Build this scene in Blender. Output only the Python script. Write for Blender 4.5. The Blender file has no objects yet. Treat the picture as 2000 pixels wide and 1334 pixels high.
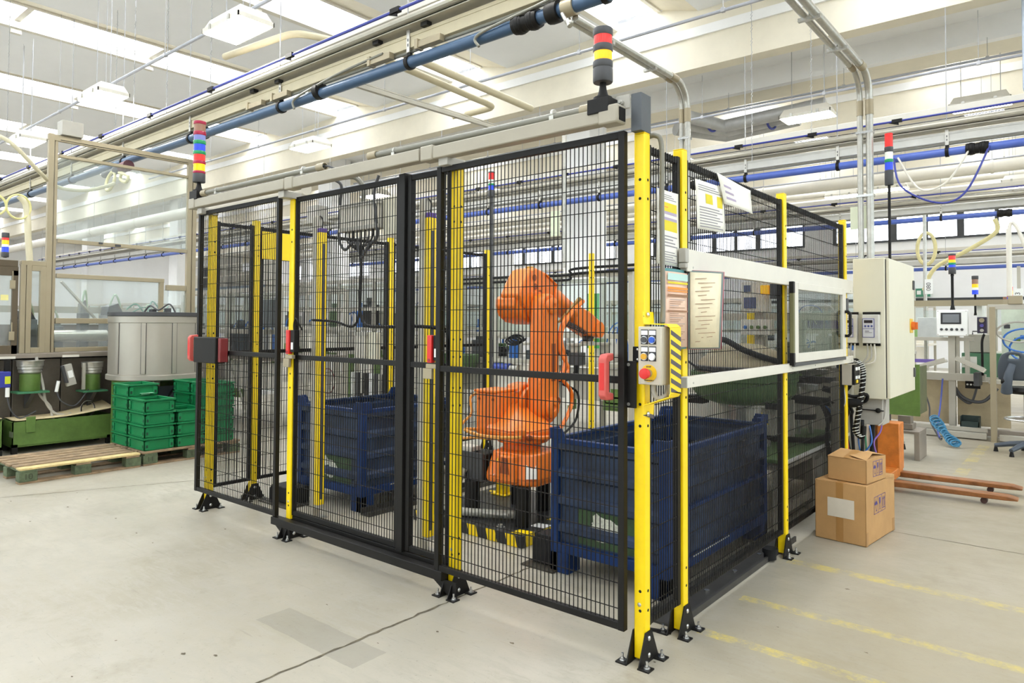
import bpy, math, random
from math import pi, sin, cos
from mathutils import Vector as V, Matrix
random.seed(7)
SC = bpy.context.scene
COL = SC.collection

# ------------------------------------------------------------------ camera
cam_d = bpy.data.cameras.new('camera'); cam = bpy.data.objects.new('camera', cam_d); COL.objects.link(cam)
cam_d.sensor_width = 36.0; cam_d.lens = 1358.54 / 2000 * 36.0
cam_d.shift_y = -71.65 / 2000; cam_d.clip_start = .05; cam_d.clip_end = 200
yaw, pitch, roll = .6907, .0268, .0047
_r = V((cos(yaw), sin(yaw), 0)); _f = V((-sin(yaw), cos(yaw), 0)); _u = V((0, 0, 1))
_f2 = _f * cos(pitch) + _u * sin(pitch); _u2 = _u * cos(pitch) - _f * sin(pitch)
_r3 = _r * cos(roll) + _u2 * sin(roll); _u3 = _u2 * cos(roll) - _r * sin(roll)
cam.matrix_world = Matrix(((_r3.x, _u3.x, -_f2.x, 1.4414), (_r3.y, _u3.y, -_f2.y, -2.6032), (_r3.z, _u3.z, -_f2.z, 1.3939), (0, 0, 0, 1)))
SC.camera = cam

# ------------------------------------------------------------------ world, exposure
w = bpy.data.worlds.new('sky'); SC.world = w; w.use_nodes = True
w.node_tree.nodes['Background'].inputs[0].default_value = (.90, .95, 1, 1)
w.node_tree.nodes['Background'].inputs[1].default_value = 2.5
SC.view_settings.view_transform = 'Standard'; SC.view_settings.look = 'None'
SC.view_settings.gamma = 1.0; SC.view_settings.use_curve_mapping = False
SC.view_settings.exposure = 0.7
SKY, LAMP, WIN = 6.2, 28.0, 6.0       # radiance of rooflights, hall lamps and windows

# ------------------------------------------------------------------ materials
def lin(c):
    return tuple((x / 255 / 12.92 if x <= 10 else ((x / 255 + .055) / 1.055) ** 2.4) for x in c)
MATS = {}
def mat(name, col, rough=.5, metal=0., var=.10, scale=5., bump=0., emit=0., alpha=1.):
    if name in MATS: return MATS[name]
    m = bpy.data.materials.new(name); m.use_nodes = True
    nt = m.node_tree; N = nt.nodes; L = nt.links; p = N['Principled BSDF']
    c = lin(col)
    p.inputs['Roughness'].default_value = rough; p.inputs['Metallic'].default_value = metal
    if var > 0:
        tc = N.new('ShaderNodeTexCoord'); no = N.new('ShaderNodeTexNoise'); no.inputs['Scale'].default_value = scale
        no.inputs['Detail'].default_value = 6; no.inputs['Roughness'].default_value = .65
        L.new(tc.outputs['Object'], no.inputs['Vector'])
        rp = N.new('ShaderNodeValToRGB'); rp.color_ramp.elements[0].position = .3; rp.color_ramp.elements[1].position = .72
        rp.color_ramp.elements[0].color = tuple(x * (1 - var * 1.6) for x in c) + (1,)
        rp.color_ramp.elements[1].color = tuple(min(1, x * (1 + var)) for x in c) + (1,)
        L.new(no.outputs['Fac'], rp.inputs[0]); L.new(rp.outputs[0], p.inputs['Base Color'])
        if bump:
            b = N.new('ShaderNodeBump'); b.inputs['Strength'].default_value = bump; b.inputs['Distance'].default_value = .01
            n2 = N.new('ShaderNodeTexNoise'); n2.inputs['Scale'].default_value = scale * 14; L.new(tc.outputs['Object'], n2.inputs['Vector'])
            L.new(n2.outputs['Fac'], b.inputs['Height']); L.new(b.outputs[0], p.inputs['Normal'])
    else:
        p.inputs['Base Color'].default_value = c + (1,)
    if name in ('black_powder_coat', 'dark_blue_enamel', 'black_rubber'): p.inputs['Specular IOR Level'].default_value = .25
    if emit:
        p.inputs['Emission Color'].default_value = c + (1,); p.inputs['Emission Strength'].default_value = emit
    if alpha < 1: p.inputs['Alpha'].default_value = alpha
    MATS[name] = m; return m
def glass(name, tint=(244, 248, 247), gloss=.07, haze=.0):
    m = bpy.data.materials.new(name); m.use_nodes = True; nt = m.node_tree; N = nt.nodes; L = nt.links
    N.remove(N['Principled BSDF']); out = N['Material Output']
    t = N.new('ShaderNodeBsdfTransparent'); t.inputs[0].default_value = lin(tint) + (1,)
    g = N.new('ShaderNodeBsdfGlossy'); g.inputs['Roughness'].default_value = .03
    d = N.new('ShaderNodeBsdfDiffuse'); d.inputs[0].default_value = (.9, .92, .92, 1)
    lw = N.new('ShaderNodeLayerWeight'); lw.inputs[0].default_value = .5; pw = N.new('ShaderNodeMath'); pw.operation = 'POWER'; pw.inputs[1].default_value = 5; L.new(lw.outputs['Facing'], pw.inputs[0]); fr = N.new('ShaderNodeMath'); fr.operation = 'MULTIPLY_ADD'; fr.inputs[1].default_value = .5; fr.inputs[2].default_value = .03; L.new(pw.outputs[0], fr.inputs[0])
    mx = N.new('ShaderNodeMixShader'); mx2 = N.new('ShaderNodeMixShader'); mx2.inputs[0].default_value = haze
    L.new(fr.outputs[0], mx.inputs[0]); L.new(t.outputs[0], mx.inputs[1]); L.new(g.outputs[0], mx.inputs[2])
    L.new(mx.outputs[0], mx2.inputs[1]); L.new(d.outputs[0], mx2.inputs[2]); L.new(mx2.outputs[0], out.inputs[0])
    MATS[name] = m; return m
YEL = mat('yellow_paint', (255, 216, 2), .38, var=.05, scale=9)
BLK = mat('black_powder_coat', (24, 22, 20), .5, var=.15, scale=8)
RUB = mat('black_rubber', (26, 26, 27), .6, var=.1)
STL = mat('zinc_steel', (188, 186, 178), .34, .75, var=.1, scale=20)
CHR = mat('bright_bolt_steel', (205, 205, 203), .25, .9, var=.05)
ALU = mat('anodised_aluminium', (186, 181, 168), .38, .35, var=.04, scale=3)
BGE = mat('beige_aluminium_profile', (160, 148, 122), .42, .25, var=.05, scale=3)
DUCT = mat('grey_beige_plastic_duct', (166, 159, 142), .45, 0, var=.05, scale=4)
PIPEG = mat('grey_plastic_conduit', (126, 124, 112), .4, 0, var=.05)
WHT = mat('white_enamel', (220, 215, 202), .35, 0, var=.03)
CAB = mat('light_grey_cabinet_enamel', (222, 217, 194), .4, 0, var=.03, scale=2)
ORA = mat('orange_robot_paint', (238, 124, 36), .36, 0, var=.06, scale=6)
BLU = mat('dark_blue_enamel', (18, 48, 98), .5, .0, var=.22, scale=7, bump=.1)
BLUG = mat('worn_grey_blue_steel', (70, 78, 100), .5, .2, var=.3, scale=6, bump=.1)
CRG = mat('green_crate_plastic', (10, 122, 70), .42, 0, var=.08, scale=6)
GRN = mat('green_machine_enamel', (92, 120, 54), .5, 0, var=.18, scale=6)
DGR = mat('dark_green_bowl_coating', (84, 112, 66), .5, 0, var=.15, scale=6)
RED = mat('red_plastic', (214, 40, 36), .4, 0, var=.05)
PINK = mat('faded_red_handle_plastic', (206, 92, 84), .5, 0, var=.06)
WHITE = mat('white_plastic', (240, 240, 236), .4, 0, var=.02)
GRYP = mat('grey_plastic', (176, 172, 162), .45, 0, var=.05)
DGY = mat('dark_grey_plastic', (66, 66, 68), .45, 0, var=.06)
BLUP = mat('blue_air_pipe', (62, 92, 150), .35, 0, var=.06)
BLUH = mat('blue_hose', (52, 110, 190), .35, 0, var=.05)
TRAY = mat('galvanised_tray', (178, 173, 158), .4, .35, var=.08, scale=6)
CREAM = mat('cream_cable_trunking', (200, 189, 158), .5, 0, var=.05)
CONC = mat('painted_concrete', (243, 242, 240), .7, 0, var=.03, scale=1.5, bump=.05)
RIB = mat('concrete_beam_paint', (232, 224, 204), .7, 0, var=.05, scale=1.5, bump=.05)
ROOF = mat('roof_element_paint', (240, 241, 243), .7, 0, var=.02, scale=.8)
WALLM = mat('hall_wall_paint', (240, 240, 240), .75, 0, var=.03, scale=.8)
DARKF = mat('dark_window_frame', (60, 62, 64), .5, 0, var=.1)
MACH = mat('machine_grey_enamel', (176, 172, 158), .5, .1, var=.08, scale=3)
SKIRT = mat('machine_skirt_steel', (150, 140, 128), .42, .4, var=.12, scale=2)
LENS = {k: mat(k + '_lens', c, .22, 0, var=.04, scale=40, emit=e) for k, c, e in (
    ('red', (214, 48, 44), .25), ('amber', (252, 176, 10), .45), ('blue', (40, 70, 210), .25), ('green', (20, 140, 84), .1),
    ('clear', (226, 230, 220), .1), ('smoke', (150, 112, 92), .05), ('violet', (120, 130, 190), .1), ('crimson', (160, 24, 60), .1))}
SKYM = mat('rooflight_glazing', (240, 246, 255), .5, var=0, emit=SKY)
WINM = mat('daylit_window_glazing', (240, 246, 255), .4, var=0, emit=WIN)
LAMPM = mat('lamp_diffuser', (255, 252, 243), .4, var=0, emit=LAMP)
GLS = glass('clear_acrylic'); GLH = glass('scuffed_acrylic', haze=.10)

# ------------------------------------------------------------------ mesh builder
class B:
    def __init__(s): s.v = []; s.f = []; s.m = []; s.k = 0
    def mi(s, k): s.k = k; return s
    def add(s, vs, fs):
        n = len(s.v); s.v += [tuple(v) for v in vs]; s.f += [tuple(i + n for i in f) for f in fs]; s.m += [s.k] * len(fs); return s
    def box(s, x0, x1, y0, y1, z0, z1):
        return s.add([(x0, y0, z0), (x1, y0, z0), (x1, y1, z0), (x0, y1, z0), (x0, y0, z1), (x1, y0, z1), (x1, y1, z1), (x0, y1, z1)],
                     [(3, 2, 1, 0), (4, 5, 6, 7), (0, 1, 5, 4), (1, 2, 6, 5), (2, 3, 7, 6), (3, 0, 4, 7)])
    def ob(s, c, d, ang=(0, 0, 0)):
        from mathutils import Euler
        M = Euler(ang).to_matrix(); c = V(c); n = len(s.v); s.box(-d[0] / 2, d[0] / 2, -d[1] / 2, d[1] / 2, -d[2] / 2, d[2] / 2)
        for i in range(n, len(s.v)): s.v[i] = tuple(M @ V(s.v[i]) + c)
        return s
    def frame(s, d):
        d = V(d).normalized(); a = V((0, 0, 1)) if abs(d.z) < .95 else V((1, 0, 0))
        x = d.cross(a).normalized(); return x, x.cross(d).normalized()
    def bar(s, p, q, wd, h=None):
        h = h or wd; p, q = V(p), V(q); x, y = s.frame(q - p); x = x * wd / 2; y = y * h / 2
        return s.add([p - x - y, p + x - y, p + x + y, p - x + y, q - x - y, q + x - y, q + x + y, q - x + y],
                     [(0, 1, 2, 3), (7, 6, 5, 4), (0, 4, 5, 1), (1, 5, 6, 2), (2, 6, 7, 3), (3, 7, 4, 0)])
    def cyl(s, p, q, r, r2=None, n=14, cap=True):
        r2 = r if r2 is None else r2; p, q = V(p), V(q); x, y = s.frame(q - p)
        vs = [p + (x * cos(a) + y * sin(a)) * r for a in [2 * pi * i / n for i in range(n)]] + [q + (x * cos(a) + y * sin(a)) * r2 for a in [2 * pi * i / n for i in range(n)]]
        fs = [(i, n + i, n + (i + 1) % n, (i + 1) % n) for i in range(n)]
        if cap: fs += [tuple(range(n)), tuple(range(2 * n - 1, n - 1, -1))]
        return s.add(vs, fs)
    def tube(s, pts, r, n=8, cap=True):
        P = [V(p) for p in pts]; x = None; vs = []
        for i, p in enumerate(P):
            d = (P[min(i + 1, len(P) - 1)] - P[max(i - 1, 0)]).normalized()
            if x is None: x, y = s.frame(d)
            else: x = (x - d * x.dot(d)).normalized(); y = x.cross(d).normalized()
            rr = r[i] if isinstance(r, (list, tuple)) else r
            vs += [p + (x * cos(2 * pi * k / n) + y * sin(2 * pi * k / n)) * rr for k in range(n)]
        fs = [(i * n + k, (i + 1) * n + k, (i + 1) * n + (k + 1) % n, i * n + (k + 1) % n) for i in range(len(P) - 1) for k in range(n)]
        if cap: fs += [tuple(range(n)), tuple(range(len(vs) - 1, len(vs) - n - 1, -1))]
        return s.add(vs, fs)
    def lathe(s, prof, o=(0, 0, 0), n=24, ax='z', sc=(1, 1)):
        vs = []
        for r, z in prof:
            for k in range(n):
                a = 2 * pi * k / n; c, d = r * cos(a) * sc[0], r * sin(a) * sc[1]
                v = (c, d, z) if ax == 'z' else ((z, c, d) if ax == 'x' else (d, z, c))
                vs.append((v[0] + o[0], v[1] + o[1], v[2] + o[2]))
        m = len(prof)
        fs = [(i * n + k, i * n + (k + 1) % n, (i + 1) * n + (k + 1) % n, (i + 1) * n + k) for i in range(m - 1) for k in range(n)]
        if prof[0][0] > 0: fs.append(tuple(range(n - 1, -1, -1)))
        if prof[-1][0] > 0: fs.append(tuple(range((m - 1) * n, m * n)))
        return s.add(vs, fs)
    def prism(s, poly, ax, a0, a1):
        ar = sum(poly[i][0] * poly[(i + 1) % len(poly)][1] - poly[(i + 1) % len(poly)][0] * poly[i][1] for i in range(len(poly)))
        if (ar < 0) != (ax == 'y'): poly = poly[::-1]
        f = {'x': lambda p, a: (a, p[0], p[1]), 'y': lambda p, a: (p[0], a, p[1]), 'z': lambda p, a: (p[0], p[1], a)}[ax]
        n = len(poly)
        return s.add([f(p, a0) for p in poly] + [f(p, a1) for p in poly],
                     [tuple(range(n - 1, -1, -1)), tuple(range(n, 2 * n))] + [(i, (i + 1) % n, n + (i + 1) % n, n + i) for i in range(n)])
    def sph(s, c, r, n=12, m=8, sc=(1, 1, 1)):
        vs = []; 
        for j in range(1, m):
            t = pi * j / m
            for k in range(n): vs.append((c[0] + r * sc[0] * sin(t) * cos(2 * pi * k / n), c[1] + r * sc[1] * sin(t) * sin(2 * pi * k / n), c[2] - r * sc[2] * cos(t)))
        vs += [(c[0], c[1], c[2] - r * sc[2]), (c[0], c[1], c[2] + r * sc[2])]; a, b = len(vs) - 2, len(vs) - 1
        fs = [(j * n + k, j * n + (k + 1) % n, (j + 1) * n + (k + 1) % n, (j + 1) * n + k) for j in range(m - 2) for k in range(n)]
        fs += [(a, (k + 1) % n, k) for k in range(n)] + [(b, (m - 2) * n + k, (m - 2) * n + (k + 1) % n) for k in range(n)]
        return s.add(vs, fs)

ORG = {}
def _link(name, b, m, org, bev, sm):
    me = bpy.data.meshes.new(name)
    me.from_pydata([(v[0] - org[0], v[1] - org[1], v[2] - org[2]) for v in b.v], [], b.f)
    for x in (m if isinstance(m, (list, tuple)) else [m]): me.materials.append(x)
    if any(b.m): me.polygons.foreach_set('material_index', b.m)
    me.update()
    if sm:
        me.polygons.foreach_set('use_smooth', [True] * len(me.polygons)); me.set_sharp_from_angle(angle=math.radians(sm))
    o = bpy.data.objects.new(name, me); COL.objects.link(o)
    if bev:
        md = o.modifiers.new('edge', 'BEVEL'); md.width = bev; md.segments = 2; md.limit_method = 'ANGLE'; md.angle_limit = math.radians(40); md.harden_normals = False
    return o
def part(name, b, m, par, bev=0, sm=38, label=None, kind=None):
    org = ORG[par.name]; o = _link(name, b, m, org, bev, sm); o.parent = par; ORG[o.name] = org
    if label: o['label'] = label
    if kind: o['kind'] = kind
    return o
def props(o, label, cat, group=None, kind=None):
    if label: o['label'] = label
    if cat: o['category'] = cat
    if group: o['group'] = group
    if kind: o['kind'] = kind
    return o
def thing(name, label, cat, loc=(0, 0, 0), group=None, kind=None, local=False, rz=0):
    o = bpy.data.objects.new(name, None); COL.objects.link(o); o.location = loc; o.rotation_euler = (0, 0, rz); o.empty_display_size = .1
    ORG[o.name] = (0, 0, 0) if local else tuple(loc); return props(o, label, cat, group, kind)
def one(name, b, m, label, cat, group=None, bev=0, sm=38, kind=None):
    xs, ys, zs = zip(*b.v); org = ((min(xs) + max(xs)) / 2, (min(ys) + max(ys)) / 2, min(zs))
    o = _link(name, b, m, org, bev, sm); o.location = org; ORG[o.name] = org; return props(o, label, cat, group, kind)
def struct(name, b, m, bev=0, sm=38): return one(name, b, m, None, None, None, bev, sm, 'structure')
def dup(root, loc, rz=None, label=None, group=None):
    c = root.copy(); COL.objects.link(c); c.location = loc
    if rz is not None: c.rotation_euler = (0, 0, rz)
    if label: c['label'] = label
    if group: c['group'] = group
    def rec(a, b_):
        for ch in list(a.children):
            d = ch.copy(); COL.objects.link(d); d.parent = b_; rec(ch, d)
    rec(root, c); return c
def piece(o, dx=0, dy=0, dz=0):
    c = o.copy(); COL.objects.link(c); c.location = (o.location[0] + dx, o.location[1] + dy, o.location[2] + dz); return c
def arc(c, r, a0, a1, n, u, v):
    c, u, v = V(c), V(u), V(v)
    return [c + u * r * cos(a0 + (a1 - a0) * i / n) + v * r * sin(a0 + (a1 - a0) * i / n) for i in range(n + 1)]
def sag(p, q, d, n=10):
    p, q = V(p), V(q); return [p.lerp(q, i / n) - V((0, 0, d * 4 * (i / n) * (1 - i / n))) for i in range(n + 1)]
def smooth_path(pts, n=6):
    P = [V(p) for p in pts]; P = [P[0]] + P + [P[-1]]; out = []
    for i in range(1, len(P) - 2):
        for k in range(n):
            t = k / n; a, b, c, d = P[i - 1], P[i], P[i + 1], P[i + 2]
            out.append(.5 * (2 * b + (c - a) * t + (2 * a - 5 * b + 4 * c - d) * t * t + (3 * b - a - 3 * c + d) * t ** 3))
    return out + [P[-2]]
def text(par, body, size, loc, rot, m, name='lettering', depth=.0008):
    cu = bpy.data.curves.new(name, 'FONT'); cu.body = body; cu.size = size; cu.align_x = 'CENTER'; cu.align_y = 'CENTER'; cu.extrude = depth
    tmp = bpy.data.objects.new('tmp', cu); cu.materials.append(m); me = bpy.data.meshes.new_from_object(tmp); bpy.data.objects.remove(tmp); bpy.data.curves.remove(cu)
    me.name = name; o = bpy.data.objects.new(name, me); COL.objects.link(o); o.parent = par; ORG[o.name] = ORG[par.name]
    g = ORG[par.name]; o.location = (loc[0] - g[0], loc[1] - g[1], loc[2] - g[2]); o.rotation_euler = rot; o['kind'] = 'stuff'; return o
# ================================================================== THE HALL
def floor_material():
    m = bpy.data.materials.new('polished_concrete_floor'); m.use_nodes = True; nt = m.node_tree; N = nt.nodes; L = nt.links; p = N['Principled BSDF']
    def nd(t, **k):
        n = N.new(t)
        for a, b in k.items(): setattr(n, a, b)
        return n
    tc = nd('ShaderNodeTexCoord'); P = tc.outputs['Object']
    def noise(sc, det=6, rough=.6, vec=P, dist=0):
        n = nd('ShaderNodeTexNoise'); n.inputs['Scale'].default_value = sc; n.inputs['Detail'].default_value = det
        n.inputs['Roughness'].default_value = rough; n.inputs['Distortion'].default_value = dist; L.new(vec, n.inputs['Vector']); return n.outputs['Fac']
    def ramp(f, a, b, ca=(0, 0, 0, 1), cb=(1, 1, 1, 1)):
        r = nd('ShaderNodeValToRGB'); e = r.color_ramp.elements; e[0].position = a; e[1].position = b; e[0].color = ca; e[1].color = cb; L.new(f, r.inputs[0]); return r.outputs[0]
    def math_(op, a, b):
        n = nd('ShaderNodeMath', operation=op)
        for i, x in enumerate((a, b)):
            if isinstance(x, (int, float)): n.inputs[i].default_value = x
            else: L.new(x, n.inputs[i])
        return n.outputs[0]
    def mix(f, a, b):
        n = nd('ShaderNodeMix', data_type='RGBA')
        for sk, x in (('Factor', f), ('A', a), ('B', b)):
            i = [q for q in n.inputs if q.name == sk and q.type == ('VALUE' if sk == 'Factor' else 'RGBA')][0]
            if isinstance(x, (int, float)): i.default_value = x
            elif isinstance(x, tuple): i.default_value = x
            else: L.new(x, i)
        return [q for q in n.outputs if q.type == 'RGBA'][0]
    sep = nd('ShaderNodeSeparateXYZ'); L.new(P, sep.inputs[0]); X, Y = sep.outputs['X'], sep.outputs['Y']
    base = ramp(noise(.55, 4), .3, .7, lin((150, 142, 122)) + (1,), lin((180, 174, 160)) + (1,))
    mp = nd('ShaderNodeMapping'); mp.inputs['Rotation'].default_value = (0, 0, .5); mp.inputs['Scale'].default_value = (1, 4, 1); L.new(P, mp.inputs[0])
    c = mix(ramp(noise(5, 8, .7, mp.outputs[0], .5), .45, .62), base, lin((163, 157, 142)) + (1,))
    c = mix(math_('MULTIPLY', ramp(noise(1.7, 8, .72), .56, .72), .55), c, lin((130, 120, 96)) + (1,))
    c = mix(math_('MULTIPLY', ramp(noise(26, 6, .75), .58, .74), .35), c, lin((114, 106, 90)) + (1,))
    c = mix(math_('MULTIPLY', ramp(noise(70, 3, .6), .66, .72), .4), c, lin((92, 86, 74)) + (1,))
    # scuffs: thin stretched streaks
    mp2 = nd('ShaderNodeMapping'); mp2.inputs['Rotation'].default_value = (0, 0, -.9); mp2.inputs['Scale'].default_value = (1.2, 26, 1); L.new(P, mp2.inputs[0])
    c = mix(math_('MULTIPLY', ramp(noise(1.6, 5, .7, mp2.outputs[0], .4), .64, .70), .4), c, lin((122, 115, 100)) + (1,))
    # worn yellow lane lines
    def band(S, lo, hi): return math_('MULTIPLY', math_('GREATER_THAN', S, lo), math_('LESS_THAN', S, hi))
    lane = None
    wob = math_('MULTIPLY', math_('SUBTRACT', noise(9, 3), .5), .02)
    Yw = math_('ADD', Y, wob)
    for lo, hi in ((.385, .455), (.885, .955), (1.60, 1.69)):
        b = band(Yw, lo, hi); lane = b if lane is None else math_('ADD', lane, b)
    lane = math_('MULTIPLY', lane, math_('GREATER_THAN', X, .06))
    dash = math_('MULTIPLY', band(X, .45, .56), band(Y, 5.1, 7.2)); dash = math_('MULTIPLY', dash, ramp(noise(2.2, 2), .44, .46))
    lane = math_('MULTIPLY', math_('ADD', lane, dash), ramp(noise(9, 10, .85), .44, .62))
    c = mix(math_('MULTIPLY', lane, .75), c, lin((226, 204, 70)) + (1,))
    # aisle side of the floor painted darker and browner in place of dimmer light
    aisle_shade = ramp(math_('ADD', X, math_('MULTIPLY', math_('SUBTRACT', noise(.9, 5, .7), .5), 1.6)), -.35, .75)
    c = mix(math_('MULTIPLY', aisle_shade, .42), c, lin((138, 122, 86)) + (1,))
    # repaired darker patch by the joint
    pt = math_('MULTIPLY', band(math_('ADD', X, wob), -1.58, -.86), band(Yw, -.82, -.64))
    c = mix(math_('MULTIPLY', pt, .45), c, lin((126, 122, 110)) + (1,))
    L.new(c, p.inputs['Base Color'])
    rr = ramp(noise(3, 6, .7), .3, .7, (.30, .30, .30, 1), (.52, .52, .52, 1)); L.new(rr, p.inputs['Roughness'])
    b = nd('ShaderNodeBump'); b.inputs['Strength'].default_value = .08; b.inputs['Distance'].default_value = .004; L.new(noise(60, 5), b.inputs['Height']); L.new(b.outputs[0], p.inputs['Normal'])
    return m
XL, XR, YF, YB = -44., 10., -10., 24.
fl = thing('floor', None, None, kind='structure')
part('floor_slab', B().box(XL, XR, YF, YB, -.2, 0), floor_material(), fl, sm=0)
JNT = mat('dark_joint_filler', (98, 90, 72), .9, var=.4, scale=30)
def joint(p, q, wd, n, seed):
    rnd = random.Random(seed); b = B(); p, q = V(p), V(q); d = (q - p).normalized(); s = V((-d.y, d.x, 0)); vs = []
    for i in range(n + 1):
        c = p.lerp(q, i / n) + s * rnd.uniform(-.006, .006); h = wd * rnd.uniform(.5, 1.3) / 2
        vs += [c + s * h, c - s * h]
    b.add([(v.x, v.y, .0012) for v in vs], [(2 * i, 2 * i + 1, 2 * i + 3, 2 * i + 2) for i in range(n)]); return b
part('expansion_joint', joint((-1.09, -4, 0), (-1.0, 3, 0), .014, 160, 1), JNT, fl, sm=0)
part('expansion_joint', joint((-5.4, -1.4, 0), (-4.55, .55, 0), .008, 60, 2), JNT, fl, sm=0)
part('expansion_joint', joint((.1, 2.69, 0), (4, 2.69, 0), .007, 80, 3), JNT, fl, sm=0)
CRK = mat('floor_chip_dirt', (112, 102, 84), 1, var=.4, scale=40)
rn = random.Random(4)
bb = B()
for i in range(70):                       # small chips and scraps in the slab surface
    x, y = rn.uniform(-5, 1.6), rn.uniform(-2.2, 1.4)
    if -3.7 < x < .05 and y > -.15: continue
    r = rn.uniform(.004, .012); n = 7
    bb.add([(x + r * rn.uniform(.5, 1.6) * cos(2 * pi * k / n), y + r * rn.uniform(.3, 1) * sin(2 * pi * k / n), .0016) for k in range(n)], [tuple(range(n))])
part('floor_chips', bb, CRK, fl, sm=0, kind='stuff')

# ---- walls
wb = thing('wall_back', None, None, kind='structure'); ZW0, ZW1 = 4.24, 5.15
b = B().box(XL, XR, YB, YB + .3, 0, ZW0).box(XL, XR, YB, YB + .3, ZW1, 7.4)
piers = [-5.55 - 8 * k for k in range(5)]
px = [XR] + [x + .0 for x in piers]
edges = []
for k, x in enumerate([2.45] + piers): edges.append(x)
b.box(2.2, XR, YB, YB + .3, ZW0, ZW1)
for x in piers: b.box(x - .95, x, YB - .12, YB + .3, 0, 7.4)
part('wall_panel', b, WALLM, wb, sm=0)
part('dado_strip', B().box(XL, XR, YB - .02, YB, 2.2, 2.3), DARKF, wb, sm=0)
wn = 0
for k in range(4):
    hi = 2.2 if k == 0 else piers[k - 1] - .95
    lo = piers[k]
    n = round((hi - lo) / .94); st = (hi - lo) / n; wn += 1
    wd = thing('window_%d' % wn, None, None, (lo, YB, ZW0), kind='structure')
    fb = B().box(lo, hi, YB - .06, YB + .1, ZW0, ZW0 + .07).box(lo, hi, YB - .06, YB + .1, ZW1 - .05, ZW1)
    part('window_frame', fb, DARKF, wd, sm=0)
    for i in range(n + 1):
        x = lo + i * st; t = .055 if i % 2 else .1
        part('mullion', B().box(max(lo, x - t), min(hi, x + t), YB - .05, YB + .1, ZW0 + .07, ZW1 - .05), DARKF, wd, sm=0)
    for i in range(n): part('pane', B().box(lo + i * st, lo + i * st + st, YB + .04, YB + .06, ZW0 + .05, ZW1 - .03), WINM, wd, sm=0)
struct('wall_left', B().box(XL - .3, XL, YF, YB, 0, 7.4), WALLM, sm=0)
struct('wall_right', B().box(XR, XR + .3, YF, YB, 0, .9).box(XR, XR + .3, YF, YB, 4.9, 7.4), WALLM, sm=0)
for k in range(8):                     # tall side windows of the hall, beyond the right edge of the view
    ya = YF + .3 + k * 4.2; wn += 1; ye = min(ya + 3.7, YB - .2)
    wd = thing('window_%d' % wn, None, None, (XR, ya, .9), kind='structure')
    part('window_pier', B().box(XR, XR + .3, ya - .5, ya, .9, 4.9), WALLM, wd, sm=0)
    fb = B().box(XR, XR + .1, ya, ye, .9, 1.0).box(XR, XR + .1, ya, ye, 4.8, 4.9).box(XR, XR + .1, ya, ye, 2.85, 2.95)
    for j in range(4): y = ya + (ye - ya) * j / 3; fb.box(XR, XR + .1, y - .05, y + .05, 1.0, 4.8)
    part('window_frame', fb, DARKF, wd, sm=0); part('pane', B().box(XR + .12, XR + .14, ya, ye, .9, 4.9), GLS, wd, sm=0)
struct('wall_front', B().box(XL, XR, YF - .3, YF, 0, .6).box(XL, XR, YF - .3, YF, 5.2, 7.4).box(XL, -19, YF - .3, YF, .6, 5.2).box(-3, XR, YF - .3, YF, .6, 5.2), WALLM, sm=0)
for k in range(4):                     # unseen glazed bays behind the lens, added to brighten the open floor on the left
    xa = -19 + 4 * k; wn += 1; wd = thing('window_%d' % wn, None, None, (xa, YF, .6), kind='structure')
    fb = B().box(xa, xa + 4, YF - .1, YF, .6, .72).box(xa, xa + 4, YF - .1, YF, 5.08, 5.2).box(xa, xa + 4, YF - .1, YF, 2.8, 2.9)
    for j in range(5): fb.box(xa + j - .05, xa + j + .05, YF - .1, YF, .72, 5.08)
    part('window_frame', fb, DARKF, wd, sm=0); part('pane', B().box(xa, xa + 4, YF - .14, YF - .12, .6, 5.2), GLS, wd, sm=0)

# ---- roof: wide shallow elements running away from the lens, rooflights between them, carried by concrete gutter beams
ce = thing('ceiling', None, None, (0, 0, 5.5), kind='structure')
part('roof_deck', B().box(XL - .3, XR + .3, YF - .3, YB + .3, 7.35, 7.6), ROOF, ce, sm=0)
bays = [(YF, 7.78), (10.1, 12.72), (13.4, 18.2), (20.0, YB)]
mods = [4 * k for k in range(-10, 3)]
def bay(y0, y1, first):
    P = []
    P.append(part('roof_element', B().prism([(-.86, 6.62), (-.86, 6.5), (-3.05, 6.42), (-3.3, 6.42), (-3.3, 6.55)], 'y', y0, y1), ROOF, ce, sm=0))
    P.append(part('roof_edge_strip', B().prism([(-3.3, 6.42), (-3.98, 6.62), (-3.98, 6.72), (-3.3, 6.56)], 'y', y0, y1), RIB, ce, sm=0))
    P.append(part('skylight', B().box(-.80, .02, y0, y1, 6.66, 6.69), SKYM, ce, sm=0))
    fb = B().box(-.90, -.78, y0, y1, 6.48, 6.68).box(-.02, .05, y0, y1, 6.58, 6.74)
    n = max(1, round((y1 - y0) / 2.3))
    for i in range(1, n): y = y0 + (y1 - y0) * i / n; fb.box(-.8, .02, y - .05, y + .05, 6.6, 6.66).box(-.94, -.84, y - .08, y + .08, 6.40, 6.5)
    P.append(part('skylight_frame', fb, WHT, ce, sm=0))
    for mx in mods:
        for o in P:
            if mx == mods[0]: o.location.x += mx
            else: c = o.copy(); COL.objects.link(c); c.location.x = mx
for i, (y0, y1) in enumerate(bays): bay(y0, y1, i == 0)
def beam(y0, y1, z0, z1, m=RIB, n='gutter_beam'): return part(n, B().box(XL, XR, y0, y1, z0, z1), m, ce, sm=0)
for a, c in ((7.78, 8.06), (9.5, 10.1), (12.75, 13.38), (18.2, 18.9), (19.6, 20.0), (22.6, 22.9)):
    beam(a, c, 5.5, 6.6); beam(a - .04, c + .04, 6.0, 6.15, CONC, 'beam_ledge')
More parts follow.
